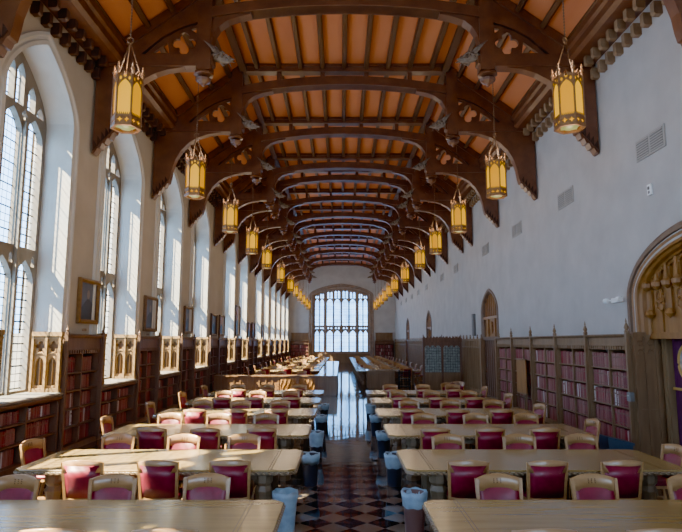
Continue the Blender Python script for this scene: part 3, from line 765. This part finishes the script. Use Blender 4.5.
# small arched doors further down
for i,(c,hw,_,spr2,r2) in enumerate(SD):
    d = empty('door_%d'%(i+2), (XR,c,0)); tag(d, kind='structure')
    b = moulding(hw, 2.45, spr2, r2, [(-.06,-.12),(-.06,-.03),(.0,.04),(.1,.05),(.13,-.02)], lambda u,v,p: (-p,u,v), 20); b.build('arch_moulding', M['hood'], d)
    b = MB(); ap = archpoly(0, hw, 2.45, spr2, r2, 16); b.add([(.11,u,v) for u,v in ap],[tuple(range(len(ap)))])
    b.build('tympanum', M['gold_wood'], d)
    b = MB()
    for k in range(-3,4): b.box(.05,.12,k*.3-.03,k*.3+.03,3.35,spr2+archz(k*.3,hw,r2)-.08)
    b.box(.03,.12,-hw,hw,3.25,3.36); b.box(.05,.12,-.55,-.5,2.5,3.25); b.box(.05,.12,.5,.55,2.5,3.25); b.lathe([(.02,-.25),(.1,-.1),(.1,.05),(.06,.12),(.08,.2),(.02,.28)],8,(.08,0,2.88),sx=.5)
    b.build('carved_ribs', M['gold_wood'], d)
    b = MB(); b.box(.06,.14,-hw,hw,0,2.5); 
    for k in range(-3,4): b.box(.03,.06,k*.32-.03,k*.32+.03,.1,2.35)
    b.box(-.02,.14,-hw,hw,2.38,2.52); b.build('door_leaf', M['case_dark'], d)
    b = MB(); b.lathe([(.02,0),(.04,.02),(.03,.05)],8,(.01,hw*.7,1.05)); b.build('door_handle', M['bronze'], d)
    for s_ in (-1,1):
        b = MB(); b.box(-.1,.14,s_*hw-.06,s_*hw+.06,0,2.5); b.box(-.14,.0,s_*hw-.09,s_*hw+.09,0,2.46); b.build('door_post', M['jamb_wood'], d)

# vents high on the right wall
vy = [11.0,15.35,19.75,24.15,30.5,34.8,41.2,45.5,49.9,54.2,58.6]
vproto = None
for i,y in enumerate(vy):
    if vproto is None:
        t = empty('wall_vent'); b = MB(); b.box(-.03,0,-.53,.53,-.22,.22); b.build('frame', M['vent'], t)
        for s_ in (-1,1):
            b = MB(); b.box(-.034,-.03,s_*.26-.22,s_*.26+.22,-.18,.18); g_ = b.build('grille', M['vent_dark'], t)
            b = MB()
            for k in range(7): b.box(-.045,-.034,s_*.26-.22,s_*.26+.22,-.17+.052*k,-.145+.052*k)
            b.build('louvres', M['vent'], g_)
        freeze(t); vproto = t; o = t
    else: o = copy_tree(vproto)
    o.location = (XR,y,6.2)
    tag(o, 'grey louvred wall vent high on the right wall, %s from the front' % ORD[i], 'vent', 'vents along the right wall')
t = empty('wall_light', (XR,12.7,3.22)); tag(t, 'white twin-headed fixture on right wall beside the great arched doorway', 'wall fixture')
b = MB(); b.cbox(-.09,0,-.2,.2,-.05,.05); b.build('housing', M['white_paint'], t)
for s_ in (-1,1):
    b = MB(); b.rings([[(-.16+.05*math.cos(a)*.8,s_*.3+.0+yy,.0+.055*math.sin(a)) for a in [PI/5*q for q in range(10)]] for yy in (-.07,.07)]); b.build('lamp_head', M['white_paint'], t)
    b = MB(); b.tube([(-.05,s_*.16,0),(-.15,s_*.24,0)], .018); b.build('arm', M['white_paint'], t)
t = empty('wall_alarm', (XR,11.12,5.3)); tag(t, 'small white square alarm plate on the right wall below the nearest vent', 'alarm')
b = MB(); b.cbox(-.04,0,-.075,.075,-.11,.11); b.build('plate', M['white_paint'], t)
b = MB(); b.lathe([(.03,-.03),(.04,0),(.03,.03)],8,(-.045,0,.03),sx=.4); b.box(-.045,-.04,-.03,.03,-.08,-.03); b.build('strobe', M['vent_dark'], t)
t = empty('wall_speaker', (XR,26.5,3.08)); tag(t, 'tall narrow grey column loudspeaker on right wall beyond the small arched door', 'loudspeaker')
b = MB(); b.cbox(-.12,0,-.14,.14,-.5,.5); b.build('cabinet', M['vent_dark'], t)
b = MB(); [b.lathe([(.01,-.02),(.09,0),(.01,.02)],8,(-.125,0,-.38+.19*k),sx=.2) for k in range(5)]; b.build('speaker_cones', M['vent_dark'], t)
t = empty('thermostat', (5.90,11.93,1.2)); tag(t, 'small grey control box on the bookcase end post beside arched doorway', 'control box')
b = MB(); b.cbox(-.06,.03,-.07,.07,-.09,.09); b.build('housing', M['vent_dark'], t); b = MB(); b.lathe([(.03,-.01),(.03,.01)],8,(-.065,0,.02),sx=.4); b.build('dial', M['vent'], t)
t = empty('notice_panel', (5.86,18.95,0)); tag(t, 'plain tan wooden board mounted over the second farthest right bookcase', 'board')
b = MB(); b.cbox(-.02,.02,-.48,.48,.68,1.72,.012); b.build('board', M['gold_wood'], t)
b = MB(); b.box(-.03,.03,-.5,.5,1.72,1.76); b.box(-.03,.03,-.5,.5,.64,.68); b.build('battens', M['case_wood'], t)
for s_ in (-1,1):
    b = MB(); b.box(-.02,.02,s_*.4-.02,s_*.4+.02,0,.66); b.box(-.12,.06,s_*.4-.02,s_*.4+.02,0,.03); b.build('leg', M['case_wood'], t)
# glazed oak screen by right wall
t = empty('oak_screen', (5.0,28.75,0)); tag(t, 'oak screen with two grey leaded glass panels standing against right wall', 'screen')
for x in (-.92,-.0,.92):
    b = MB(); b.box(x-.05,x+.05,-.05,.05,0,2.42); b.lathe([(.04,0),(.02,.06),(.03,.1),(.002,.18)],6,(x,0,2.5)); b.build('post', M['case_dark'], t)
for x in (-.46,.46):
    b = MB(); b.box(x-.41,x+.41,-.02,.02,.82,2.12); p_ = b.build('leaded_panel', M['screen'], t)
    b = MB()
    for k in range(8): b.box(x-.41+.117*k-.006,x-.41+.117*k+.006,-.026,-.02,.82,2.12)
    for k in range(11): b.box(x-.41,x+.41,-.026,-.02,.82+.13*k-.006,.82+.13*k+.006)
    b.build('lead_lines', M['iron'], p_)
    b = MB(); hs = [archpoly(x+.2*k-.2*1+.0,.08,2.06,2.1,.1,5,.5) for k in range(3)]
    b.mesh(plate([(x-.41,2.04),(x+.41,2.04),(x+.41,2.3),(x-.41,2.3)], [[(x-.27+.27*k+.1*math.cos(a),2.04+.012+.1*abs(math.sin(a))) for a in [PI*q/6 for q in range(7)]] for k in range(3)], .06), lambda u,v,w: (u,w,v)); b.build('arched_head', M['case_dark'], t)
    b = MB(); b.box(x-.41,x+.41,-.03,.03,0,.82)
    for k in range(5): b.box(x-.38+.19*k-.015,x-.38+.19*k+.015,-.05,-.03,.1,.75)
    b.build('lower_panel', M['case_wood'], t)
b = MB(); b.box(-.97,.97,-.1,.1,2.3,2.5); [b.prism([(-.95+.16*k,2.5),(-.81+.16*k,2.5),(-.88+.16*k,2.6)],-.02,.02,lambda u,v,a:(u,a,v)) for k in range(12)]; b.build('cornice', M['case_dark'], t)

# ------------------------------------------------------------------ paintings on the left wall piers
def painting(y, z0, z1, w, label, fr, canvas, pale, kind):
    t = empty('framed_portrait', (XL+.0,y,(z0+z1)/2)); h = (z1-z0)/2; hw = w/2; f = .10
    tag(t, label, 'painting', 'portraits on the left wall piers')
    b = MB(); steps = [(0,.0),(0,.07),(-.04,.09),(-f,.04),(-f,.0)]
    rs = []
    for sy,sz in ((-1,-1),(1,-1),(1,1),(-1,1)): rs.append([(p+.012,sy*(hw+o),sz*(h+o)) for o,p in steps])
    b.rings(rs, False, True); b.build('frame', fr, t)
    b = MB(); b.box(.012,.03,-hw+f*.8,hw-f*.8,-h+f*.8,h-f*.8); cv = b.build('canvas', canvas, t)
    if kind:
        b = MB(); b.add([(.033,.07*w*math.cos(PI/8*q),h*.3+.10*w*math.sin(PI/8*q)) for q in range(16)],[tuple(range(16))]); b.build('painted_face', pale, cv)
        pts = [(-hw+f,-h+f),(hw-f,-h+f),(hw-f,-h*.30),(.16*w,-.02*h),(.05*w,.1*h),(-.05*w,.1*h),(-.18*w,-.08*h),(-hw+f,-h*.45)]
        b = MB(); b.add([(.032,u,v) for u,v in pts],[tuple(range(len(pts)))]); b.build('painted_robe', M['robe'], cv)
    return t
painting(13.45,2.72,3.76,1.06,'gilt framed dark portrait on left wall nearest the camera',M['frame_gold'],M['portrait'],M['portrait_pale'],1)
painting(17.88,2.62,3.70,1.15,'second gilt framed portrait from the front on the left wall',M['frame_brown'],M['portrait'],M['portrait_pale'],1)
painting(22.3,2.62,3.66,1.15,'third framed portrait from the front, pale and narrow looking, left wall',M['frame_brown'],M['portrait'],M['portrait_pale'],1)
painting(26.8,2.58,3.6,1.2,'dark framed portrait, nearer of the first pair side by side on left wall',M['frame_dark'],M['portrait'],M['portrait_pale'],1)
painting(28.6,2.6,3.62,1.2,'reddish framed portrait, farther of the first pair on left wall',M['frame_dark'],M['portrait_red'],M['portrait_pale'],1)
painting(32.95,2.66,4.35,1.4,'tallest reddish framed portrait on the left wall, between the two pairs',M['frame_dark'],M['portrait_red'],M['portrait_pale'],1)
painting(37.2,2.55,3.55,1.2,'reddish framed portrait, nearer of the second far pair on left wall',M['frame_dark'],M['portrait_red'],M['portrait_pale'],1)
painting(38.9,2.55,3.6,1.2,'reddish framed portrait, farther of the second far pair on left wall',M['frame_dark'],M['portrait_red'],M['portrait_pale'],1)
painting(43.5,2.55,3.6,1.2,'distant dark framed portrait beyond the second pair, left wall',M['frame_dark'],M['portrait'],M['portrait_pale'],0)
# small brass plates under the nearest portraits
for y,z,nm in ((13.4,2.58,'nearest'),(17.8,2.53,'second')):
    t = empty('name_plate', (XL,y,z)); tag(t, 'small brass plate under the %s portrait on left wall' % nm, 'plaque', 'brass plates under portraits')
    b = MB(); b.cbox(0,.015,-.1,.1,-.03,.03,.004); b.build('plate', M['frame_gold'], t)

# ------------------------------------------------------------------ reading tables
TLEN, TDEP = 3.45, 1.37
def make_table():
    t = empty('reading_table'); hx, hy, c = TLEN/2, TDEP/2, .09
    def octo(e): return [(-hx-e+c,-hy-e),(hx+e-c,-hy-e),(hx+e,-hy-e+c),(hx+e,hy+e-c),(hx+e-c,hy+e),(-hx-e+c,hy+e),(-hx-e,hy+e-c),(-hx-e,-hy-e+c)]
    b = MB(); b.rings([[(x,y,z) for x,y in octo(e)] for e,z in ((-.03,.70),(-.012,.735),(-.0,.74),(-.0,.752),(-.008,.76))]); b.build('table_top', M['table_wood'], t)
    b = MB(); b.rings([[(x,y,z) for x,y in octo(e)] for e,z in ((.0,.70),(.012,.71),(.012,.73),(.0,.738),(-.03,.738),(-.03,.70))], False, True); b.build('carved_edge', M['rope'], t)
    for s_ in (-1,1):
        b = MB()
        for o in (.30,.335): b.box(s_*(hx-o)-.0035,s_*(hx-o)+.0035,-hy+.02,hy-.02,  .7595,.7602)
        b.build('inlay', M['inlay'], t)
    b = MB(); x0,y0 = hx-.34,hy-.2
    for s_ in (-1,1): b.box(-x0,x0,s_*y0-.02,s_*y0+.02,.60,.70); b.box(s_*x0-.02,s_*x0+.02,-y0,y0,.60,.70)
    b.build('apron', M['leg_wood'], t)
    for sx in (-1,1):
        for sy in (-1,1):
            cx, cy = sx*(hx-.42), sy*(hy-.26); b = MB()
            b.lathe([(.12,.0),(.12,.07),(.095,.1),(.105,.13),(.075,.18),(.085,.3),(.105,.42),(.115,.47),(.09,.53),(.12,.57),(.12,.70)], 8, (cx,cy,0), ph=PI/8)
            for q in range(4):
                a = PI/2*q; b.box(cx+.085*math.cos(a)-.014,cx+.085*math.cos(a)+.014,cy+.085*math.sin(a)-.014,cy+.085*math.sin(a)+.014,.16,.46)
            b.build('leg', M['leg_wood'], t)
        b = MB(); b.box(sx*(hx-.42)-.06,sx*(hx-.42)+.06,-hy+.22,hy-.22,.05,.14); b.build('foot_rail', M['leg_wood'], t)
    b = MB(); b.box(-hx+.42,hx-.42,-.04,.04,.08,.16); b.build('stretcher', M['leg_wood'], t)
    freeze(t); return t
table = make_table()

# ------------------------------------------------------------------ chairs (local: sitter faces +y)
def chair_parts():
    P = []
    def yb(z): return -.205-.09*max(0,(z-.42))/.5       # back leans away
    def bow(x): return -.06*(1-(x/.235)**2)             # crest curves away behind the sitter
    # crest rail
    b = MB(); N = 10; rs = []
    for i in range(N+1):
        x = -.235+.47*i/N; c = 1-(x/.235)**2; zt = .888+.036*c; zl = .765-.002*c
        rs.append([(x*.98,yb(zl)+bow(x)-.014,zl),(x*.98,yb(zl)+bow(x)+.014,zl),(x,yb(zt)+bow(x)+.014,zt-.008),(x,yb(zt)+bow(x),zt),(x,yb(zt)+bow(x)-.014,zt-.008)])
    b.rings(rs); P.append(('crest_rail', b, M['chair_wood'], True))
    for s_ in (-1,1):
        b = MB(); zs = (.0,.2,.42,.6,.8,.885); rs = []
        for z in zs:
            y = yb(z) if z > .42 else -.205-.07*(.42-z)/.42
            x = s_*(.20+.03*z/.88); r = .017
            rs.append([(x-r,y-r,z),(x+r,y-r,z),(x+r,y+r,z),(x-r,y+r,z)])
        b.rings(rs); P.append(('rear_leg', b, M['chair_wood'], False))
        b = MB(); b.rings([[(s_*.205-r,.205-r,z),(s_*.205+r,.205-r,z),(s_*.205+r,.205+r,z),(s_*.205-r,.205+r,z)] for r,z in ((.014,0),(.02,.25),(.021,.43))]); P.append(('front_leg', b, M['chair_wood'], False))
        b = MB(); b.box(s_*.205-.01,s_*.205+.01,-.22,.2,.17,.20); P.append(('side_stretcher', b, M['chair_wood'], False))
    # padded back
    b = MB(); rs = []; N = 8
    for i in range(N+1):
        x = -.208+.416*i/N; e = .018*(1-(abs(x)/.21)**4)+.004
        rs.append([(x,yb(z)+bow(x)*max(0,(z-.42)/.4)+s_*e*(1 if .5<z<.78 else .5)-(.012 if z>.83 else 0),z) for s_,zz in ((-1,(.46,.58,.7,.852)),(1,(.785,.7,.58,.46))) for z in zz])
    b.rings(rs); P.append(('back_pad', b, M['leather'], True))
    # lower back rail
    b = MB(); b.box(-.2,.2,yb(.46)-.012,yb(.46)+.012,.425,.465); P.append(('lower_rail', b, M['chair_wood'], False))
    b = MB(); b.box(-.22,.22,-.2,.215,.40,.438); P.append(('seat_frame', b, M['chair_wood'], False))
    b = MB(); b.rings([[(x*k,y*k+.005,z) for x,y in ((-.2,-.2),(0,-.205),(.2,-.2),(.225,0),(.215,.21),(0,.225),(-.215,.21),(-.225,0))] for k,z in ((1,.438),(1.0,.46),(.93,.478),(.6,.486))]); P.append(('seat_cushion', b, M['leather'], True))
    b = MB(); zc = .862
    b.rings([[(.05*math.cos(a),yb(zc)-.045+s_*.0165,zc+.010*math.sin(a)) for a in [PI/5*q for q in range(10)]] for s_ in (-1,-.6)])
    P.append(('hand_slot', b, M['dark'], False))
    b = MB()
    for q in range(9):
        x = -.05+.05*(q%3); z = .835+.018*(q//3)
        b.lathe([(.001,-.006),(.006,-.003),(.006,.003),(.001,.006)],5,(x*.7,yb(z)+bow(x)+.015,z))
    P.append(('carved_dots', b, M['inlay'], False))
    b = MB(); b.box(-.2,.2,-.01,.01,.17,.195); P.append(('cross_stretcher', b, M['chair_wood'], False))
    return P
parts = chair_parts()
chair = empty('library_chair')
for nm,b,m,sm in parts: b.build(nm, m, chair, sm)
freeze(chair)
simple = MB()   # one mesh for the tiny distant chairs
for nm,b,m,sm in parts:
    if nm in ('carved_dots','hand_slot','cross_stretcher'): continue
    simple.mi = 0 if m is M['chair_wood'] else 1; simple.add(b.v, b.f)
so = simple.build('library_chair', [M['chair_wood'],M['leather']]); simple_me = so.data; bpy.data.objects.remove(so)
used = [0]
def put_chair(x, y, rz, label, group='crimson-backed oak library chairs'):
    o = chair if used[0] == 0 else copy_tree(chair); used[0] = 1
    o.location = (x,y,0); o.rotation_euler = (0,0,rz); tag(o, label, 'chair', group); return o

ROWS = [5.92,8.60,11.20,13.80,16.42,18.92]
LX, RX = -.55, .80
tfirst = True
NM = ['nearest','second','third','fourth','fifth','sixth']
POSL = ['wall-side','middle','aisle-side']; POSR = ['aisle-side','middle','wall-side']
def J(a): return random.uniform(-a,a)
for r,yb_ in enumerate(ROWS):
    yc = yb_-TDEP/2
    for side in ('left','right'):
        o = table if tfirst else copy_tree(table); tfirst = False
        cx = LX-TLEN/2 if side == 'left' else RX+TLEN/2
        o.location = (cx,yc,0)
        tag(o, 'long oak reading table, %s from the front on the %s of the aisle' % (NM[r],side), 'table', 'oak reading tables')
        near = (-3.09,-2.19,-1.31) if side == 'left' else (1.52,2.43,3.34)
        far = (-3.36,-2.38,-1.43) if side == 'left' else (1.62,2.64,3.62)
        pos = POSL if side == 'left' else POSR
        yf = yb_-TDEP
        for k in range(3):
            jj = .03 if r < 3 else .06
            put_chair(near[k]+J(jj), yf+(.14 if r else .30)+J(.02), J(.03), 'crimson-backed oak chair seen from behind, %s place, near side of %s %s table' % (pos[k],NM[r],side))
            put_chair(far[k]+J(jj), yb_+.04+J(.03), PI+J(.04), 'oak chair facing the camera, %s place, far side of %s %s table' % (pos[k],NM[r],side))
        if r >= 1:
            if side == 'left': put_chair(-4.10+J(.04), yc+.50, -PI/2-.06+J(.12), 'oak chair at the wall end of the %s left table' % NM[r])
            else: put_chair(4.24+J(.03), yc+.12, PI/2+.14+J(.12), 'oak chair at the wall end of the %s right table' % NM[r])

# ------------------------------------------------------------------ bins in the aisle gaps
def bin_(x, y, body, label, cover=.5, r=.142, h=.49):
    t = empty('waste_bin', (x,y,0)); tag(t, label, 'bin', 'lined waste bins along the aisle')
    b = MB(); b.lathe([(r*.78,0),(r*.8,.02),(r*.97,h*.93),(r*1.04,h*.95),(r*1.04,h),(r*.96,h),(r*.75,.03)], 20); b.build('tub', body, t, True)
    b = MB(); rs = []
    for z,e in ((h*(1-cover),1.03),(h*.7,1.05),(h*.9,1.12),(h+.015,1.13),(h+.012,.98),(h*.8,.93),(h*.5,.85)):
        rs.append([(r*e*(1+.03*math.sin(7*a+z*20))*math.cos(a)*(.78+.22*min(1,z/h)),r*e*(1+.03*math.cos(5*a+z*13))*math.sin(a)*(.78+.22*min(1,z/h)),z+.008*math.sin(6*a)) for a in [PI/14*q for q in range(28)]])
    b.rings(rs, False); b.build('bag_liner', M['bag'], t, True)
LB = [(7.02,'white plastic bag lined waste bin beside nearest left table end',M['bag'],.96),(9.4,'dark bin with pale blue liner between second and third left tables',M['bin_dark'],.25),(11.7,'clear-bag bin between third and fourth left tables',M['bin_dark'],.55),(14.3,'dark bin between fourth and fifth left tables',M['bin_dark'],.3),(16.9,'farthest dark bin on left of the aisle',M['bin_dark'],.3)]
RB = [(7.02,'brown bin with pale liner hanging over its rim beside nearest right table',M['bin_brown'],.34),(9.4,'blue-lined bin between second and third right tables',M['bin_dark'],.42),(11.7,'pale-lined bin between third and fourth right tables',M['bin_dark'],.3),(14.3,'pale-lined bin between fourth and fifth right tables',M['bin_dark'],.3),(16.9,'farthest lined bin on right of the aisle',M['bin_dark'],.5)]
for y,l,m,c in LB: bin_(-.68 if y < 8 else -.50, y+.28, m, l, c)
for y,l,m,c in RB: bin_(.89 if y < 8 else .86, y+.28, m, l, c)
t = empty('recycling_bin', (5.05,10.9,0)); tag(t, 'slate blue plastic bin with sloping lid beside right wall bookcase', 'bin')
b = MB(); b.rings([[(x*k,y*k,z) for x,y in ((-.22,-.2),(.22,-.2),(.22,.2),(-.22,.2))] for k,z in ((.85,0),(1,.45))]); b.build('tub', M['slate'], t)
b = MB(); b.prism([(-.24,.45),(.24,.45),(.24,.49),(.1,.52),(-.24,.6)], -.22,.22, lambda u,v,a: (u,a,v)); b.build('lid', M['slate'], t)

# ------------------------------------------------------------------ service desks mid-hall
t = empty('service_desk', (-3.0,25.5,0)); tag(t, 'panelled oak service desk spanning the left side behind the sixth table', 'desk')
b = MB(); b.box(-2.5,1.95,-.05,.0,.08,.80); b.box(-2.5,1.95,-.03,.05,0,.1)
for k in range(17): x = -2.5+4.45*k/16; b.box(x-.03,x+.03,-.075,-.05,.08,.80)
b.build('front_panel', M['desk_wood'], t)
b = MB(); b.box(-2.55,1.97,-.12,.55,.80,.85); b.build('counter_top', M['desk_wood'], t)
for kx in (.72,1.52):
    b = MB(); b.box(kx-.36,kx+.36,-.085,-.06,.14,.74)
    for q in range(4):
        b.tube([(kx-.27+.18*q,-.09,.18),(kx-.2+.18*q,-.095,.45),(kx-.27+.18*q,-.09,.70)], .02, 5); b.tube([(kx-.27+.18*q,-.09,.18),(kx-.34+.18*q,-.095,.45),(kx-.27+.18*q,-.09,.70)], .02, 5)
    b.build('carved_panel', M['gold_wood'], t)  # carving is real; golden tone puts the sunlight into the wood colour
b = MB(); b.box(1.12-.06,1.12+.06,-.13,-.02,0,.86); b.build('pilaster', M['desk_wood'], t)
t = empty('aisle_counter', (-.61,25.4,0)); tag(t, 'long polished counter with reflective top along the left of the aisle', 'counter')
b = MB(); b.box(-.40,.40,.0,18.5,.06,.80); b.box(-.38,.38,.03,18.4,0,.06)
for k in range(5): x = -.4+.8*k/4; b.box(x-.025,x+.025,-.025,0,.06,.80)
for k in range(40): b.box(.40,.42,.46*k-.02+.03,.46*k+.02+.03,.06,.80)
b.build('panelled_body', M['desk_wood'], t)
b = MB(); b.box(-.44,.44,-.05,18.55,.80,.85); b.build('counter_top', M['desk_top'], t)
t = empty('reference_desk', (1.98,29.0,0)); tag(t, 'oak reference desk on the right of the aisle beyond the sixth table', 'desk')
b = MB(); b.box(-.66,.66,0,1.2,.05,.84); b.box(-.63,.63,.03,1.17,0,.05)
for k in range(9): x = -.66+1.32*k/8; b.box(x-.025,x+.025,-.03,0,.05,.84)
b.build('panelled_body', M['case_wood'], t)
b = MB(); b.box(-.72,.72,-.07,1.26,.84,.90); b.build('desk_top', M['desk_top'], t)
t = empty('book_cart', (3.1,28.6,0)); tag(t, 'dark metal lattice book cart beside the right reference desk', 'cart')
for x in (-.26,.26):
    for y in (-.18,.18):
        b = MB(); b.box(x-.015,x+.015,y-.015,y+.015,.06,.95); lg = b.build('post', M['iron'], t)
        b = MB(); b.rings([[(x+yy,y+.05*math.cos(a),.05+.05*math.sin(a)) for a in [PI/5*q for q in range(10)]] for yy in (-.015,.015)]); b.build('castor', M['dark'], lg)
for z in (.15,.5,.85):
    b = MB(); b.box(-.27,.27,-.19,.19,z,z+.02); b.build('shelf', M['iron'], t)
b = MB()
for k in range(7): b.tube([(-.26+.087*k,-.19,.1),(-.26+.087*k,-.19,.95)], .008, 4)
for k in range(7): b.tube([(-.26,-.19,.15+.12*k),(.26,-.19,.15+.12*k)], .008, 4)
b.build('lattice_side', M['iron'], t)

# coats left on the far right chairs
for (x,y,rz,m,lab) in ((3.72,19.75,.3,mat('brown_coat',(.13,.05,.035),.8,(.18,.08,.05),8,bump=.3),'dark reddish brown coat heaped over a chair behind sixth right table'),(3.98,19.95+.45,-.5,mat('tan_coat',(.17,.095,.055),.8,(.22,.13,.08),8,bump=.3),'tan coat draped over a chair behind the sixth right table, nearer the wall')):
    t = empty('draped_coat', (x,y,0), rz); tag(t, lab, 'coat', 'coats behind the sixth right table')
    b = MB(); rs = []
    for zf,ww,dd in ((.55,.12,.09),(.65,.15,.09),(.76,.17,.085),(.84,.16,.08),(.90,.11,.06),(.93,.04,.03)):
        rs.append([(ww*math.cos(a)*(1+.06*math.sin(5*a+zf*9)),dd*math.sin(a)*(1+.1*math.cos(4*a)),zf+.03*math.cos(a)) for a in [PI/10*q for q in range(20)]])
    b.rings(rs); b.build('body', m, t, True)
    b = MB(); b.tube([(-.14,0,.82),(-.18,.03,.68),(-.17,.05,.52)], [.045,.045,.04], 8); b.build('sleeve', m, t, True)
    c_ = inst('library_chair', simple_me, None, (x,y,0), rz+PI); tag(c_, 'oak chair under the %s coat behind the sixth right table' % ('brown' if x < 4 else 'tan'), 'chair', 'crimson-backed oak library chairs')

# ------------------------------------------------------------------ far half of the hall: more tables and chairs
FR = [32.2+2.6*k for k in range(11)]
for r,y in enumerate(FR):
    for side in ('left','right'):
        cx = -1.2-TLEN/2 if side == 'left' else .85+TLEN/2
        if side == 'left' or y > 32:
            o = copy_tree(table); o.location = (cx,y+.0,0); tag(o, 'distant oak reading table, %s row beyond the desks on the %s' % (ORD[r],side), 'table', 'oak reading tables')
            for k in range(3):
                for nf in (-1,1):
                    c_ = inst('library_chair', simple_me, None, (cx-1.05+1.05*k+J(.1), y+nf*(TDEP/2-.02)+nf*.0+J(.03), 0), 0 if nf < 0 else PI)
                    tag(c_, 'distant chair, %s side of %s far %s table, %s place' % ('near' if nf < 0 else 'far',ORD[r],side,['left','middle','right'][k]), 'chair', 'distant chairs in the far half')
            ex = cx+(TLEN/2+.2 if side == 'right' else -TLEN/2-.2)
            c_ = inst('library_chair', simple_me, None, (ex,y+J(.1),0), PI/2 if side == 'right' else -PI/2)
            tag(c_, 'distant chair at the wall end of %s far %s table' % (ORD[r],side), 'chair', 'distant chairs in the far half')
for k in range(3):
    c_ = inst('library_chair', simple_me, None, (-3.9+1.0*k, 28.0, 0), PI)
    tag(c_, 'chair behind the left service desk, %s of three' % ['left','middle','right'][k], 'chair', 'chairs behind the service desk')

# ------------------------------------------------------------------ light, sky, camera
w = bpy.data.worlds.new('sky'); sc.world = w; w.use_nodes = True
nt = w.node_tree; bg = nt.nodes['Background']; tc = nt.nodes.new('ShaderNodeTexCoord'); sp = nt.nodes.new('ShaderNodeSeparateXYZ'); rp = nt.nodes.new('ShaderNodeValToRGB')
nt.links.new(tc.outputs['Generated'], sp.inputs[0]); nt.links.new(sp.outputs['Z'], rp.inputs[0])
rp.color_ramp.elements[0].position = 0.0; rp.color_ramp.elements[0].color = (.44,.70,1.0,1); rp.color_ramp.elements[1].position = .6; rp.color_ramp.elements[1].color = (.36,.60,1.0,1)
nt.links.new(rp.outputs[0], bg.inputs['Color']); bg.inputs['Strength'].default_value = 6.6
sd = bpy.data.lights.new('sun', 'SUN'); sd.energy = 85; sd.angle = math.radians(.6); sd.color = (1,.80,.50)
so = bpy.data.objects.new('sun', sd); col.objects.link(so); so.rotation_euler = Vector((1,.38,-1.3)).to_track_quat('-Z','Y').to_euler(); so.location = (-20,-10,25)
def portal(loc, rot, sx, sy):
    l = bpy.data.lights.new('window_portal', 'AREA'); l.shape = 'RECTANGLE'; l.size = sx; l.size_y = sy; l.cycles.is_portal = True
    o = bpy.data.objects.new('window_portal', l); col.objects.link(o); o.location = loc; o.rotation_euler = rot
for c in WINY: portal((XL-.78,c,4.7), (0,-PI/2,0), 6.9, 2.6)
portal((EC,YE+.66,4.7), (-PI/2,0,0), 6.4, 7.6)
portal((EC,YB-.48,5.0), (PI/2,0,0), 8.8, 8.4)

cd = bpy.data.cameras.new('camera'); cam = bpy.data.objects.new('camera', cd); col.objects.link(cam)
cam.location = CAM; cam.rotation_euler = (PI/2+PITCH,0,0)
cd.sensor_fit = 'HORIZONTAL'; cd.sensor_width = 36; cd.lens = F/682*36; cd.clip_end = 300; cd.clip_start = .05
sc.camera = cam
sc.view_settings.view_transform = 'AgX'; sc.view_settings.look = 'AgX - Punchy'; sc.view_settings.exposure = 0.95; sc.view_settings.gamma = 1.25
cy_ = sc.cycles; cy_.use_denoising = True; cy_.max_bounces = 8; cy_.diffuse_bounces = 5; cy_.transparent_max_bounces = 12; cy_.sample_clamp_indirect = 6
cy_.caustics_reflective = False; cy_.caustics_refractive = False

cy_.use_fast_gi = True; cy_.fast_gi_method = 'ADD'; w.light_settings.distance = 4.0; w.light_settings.ao_factor = .08
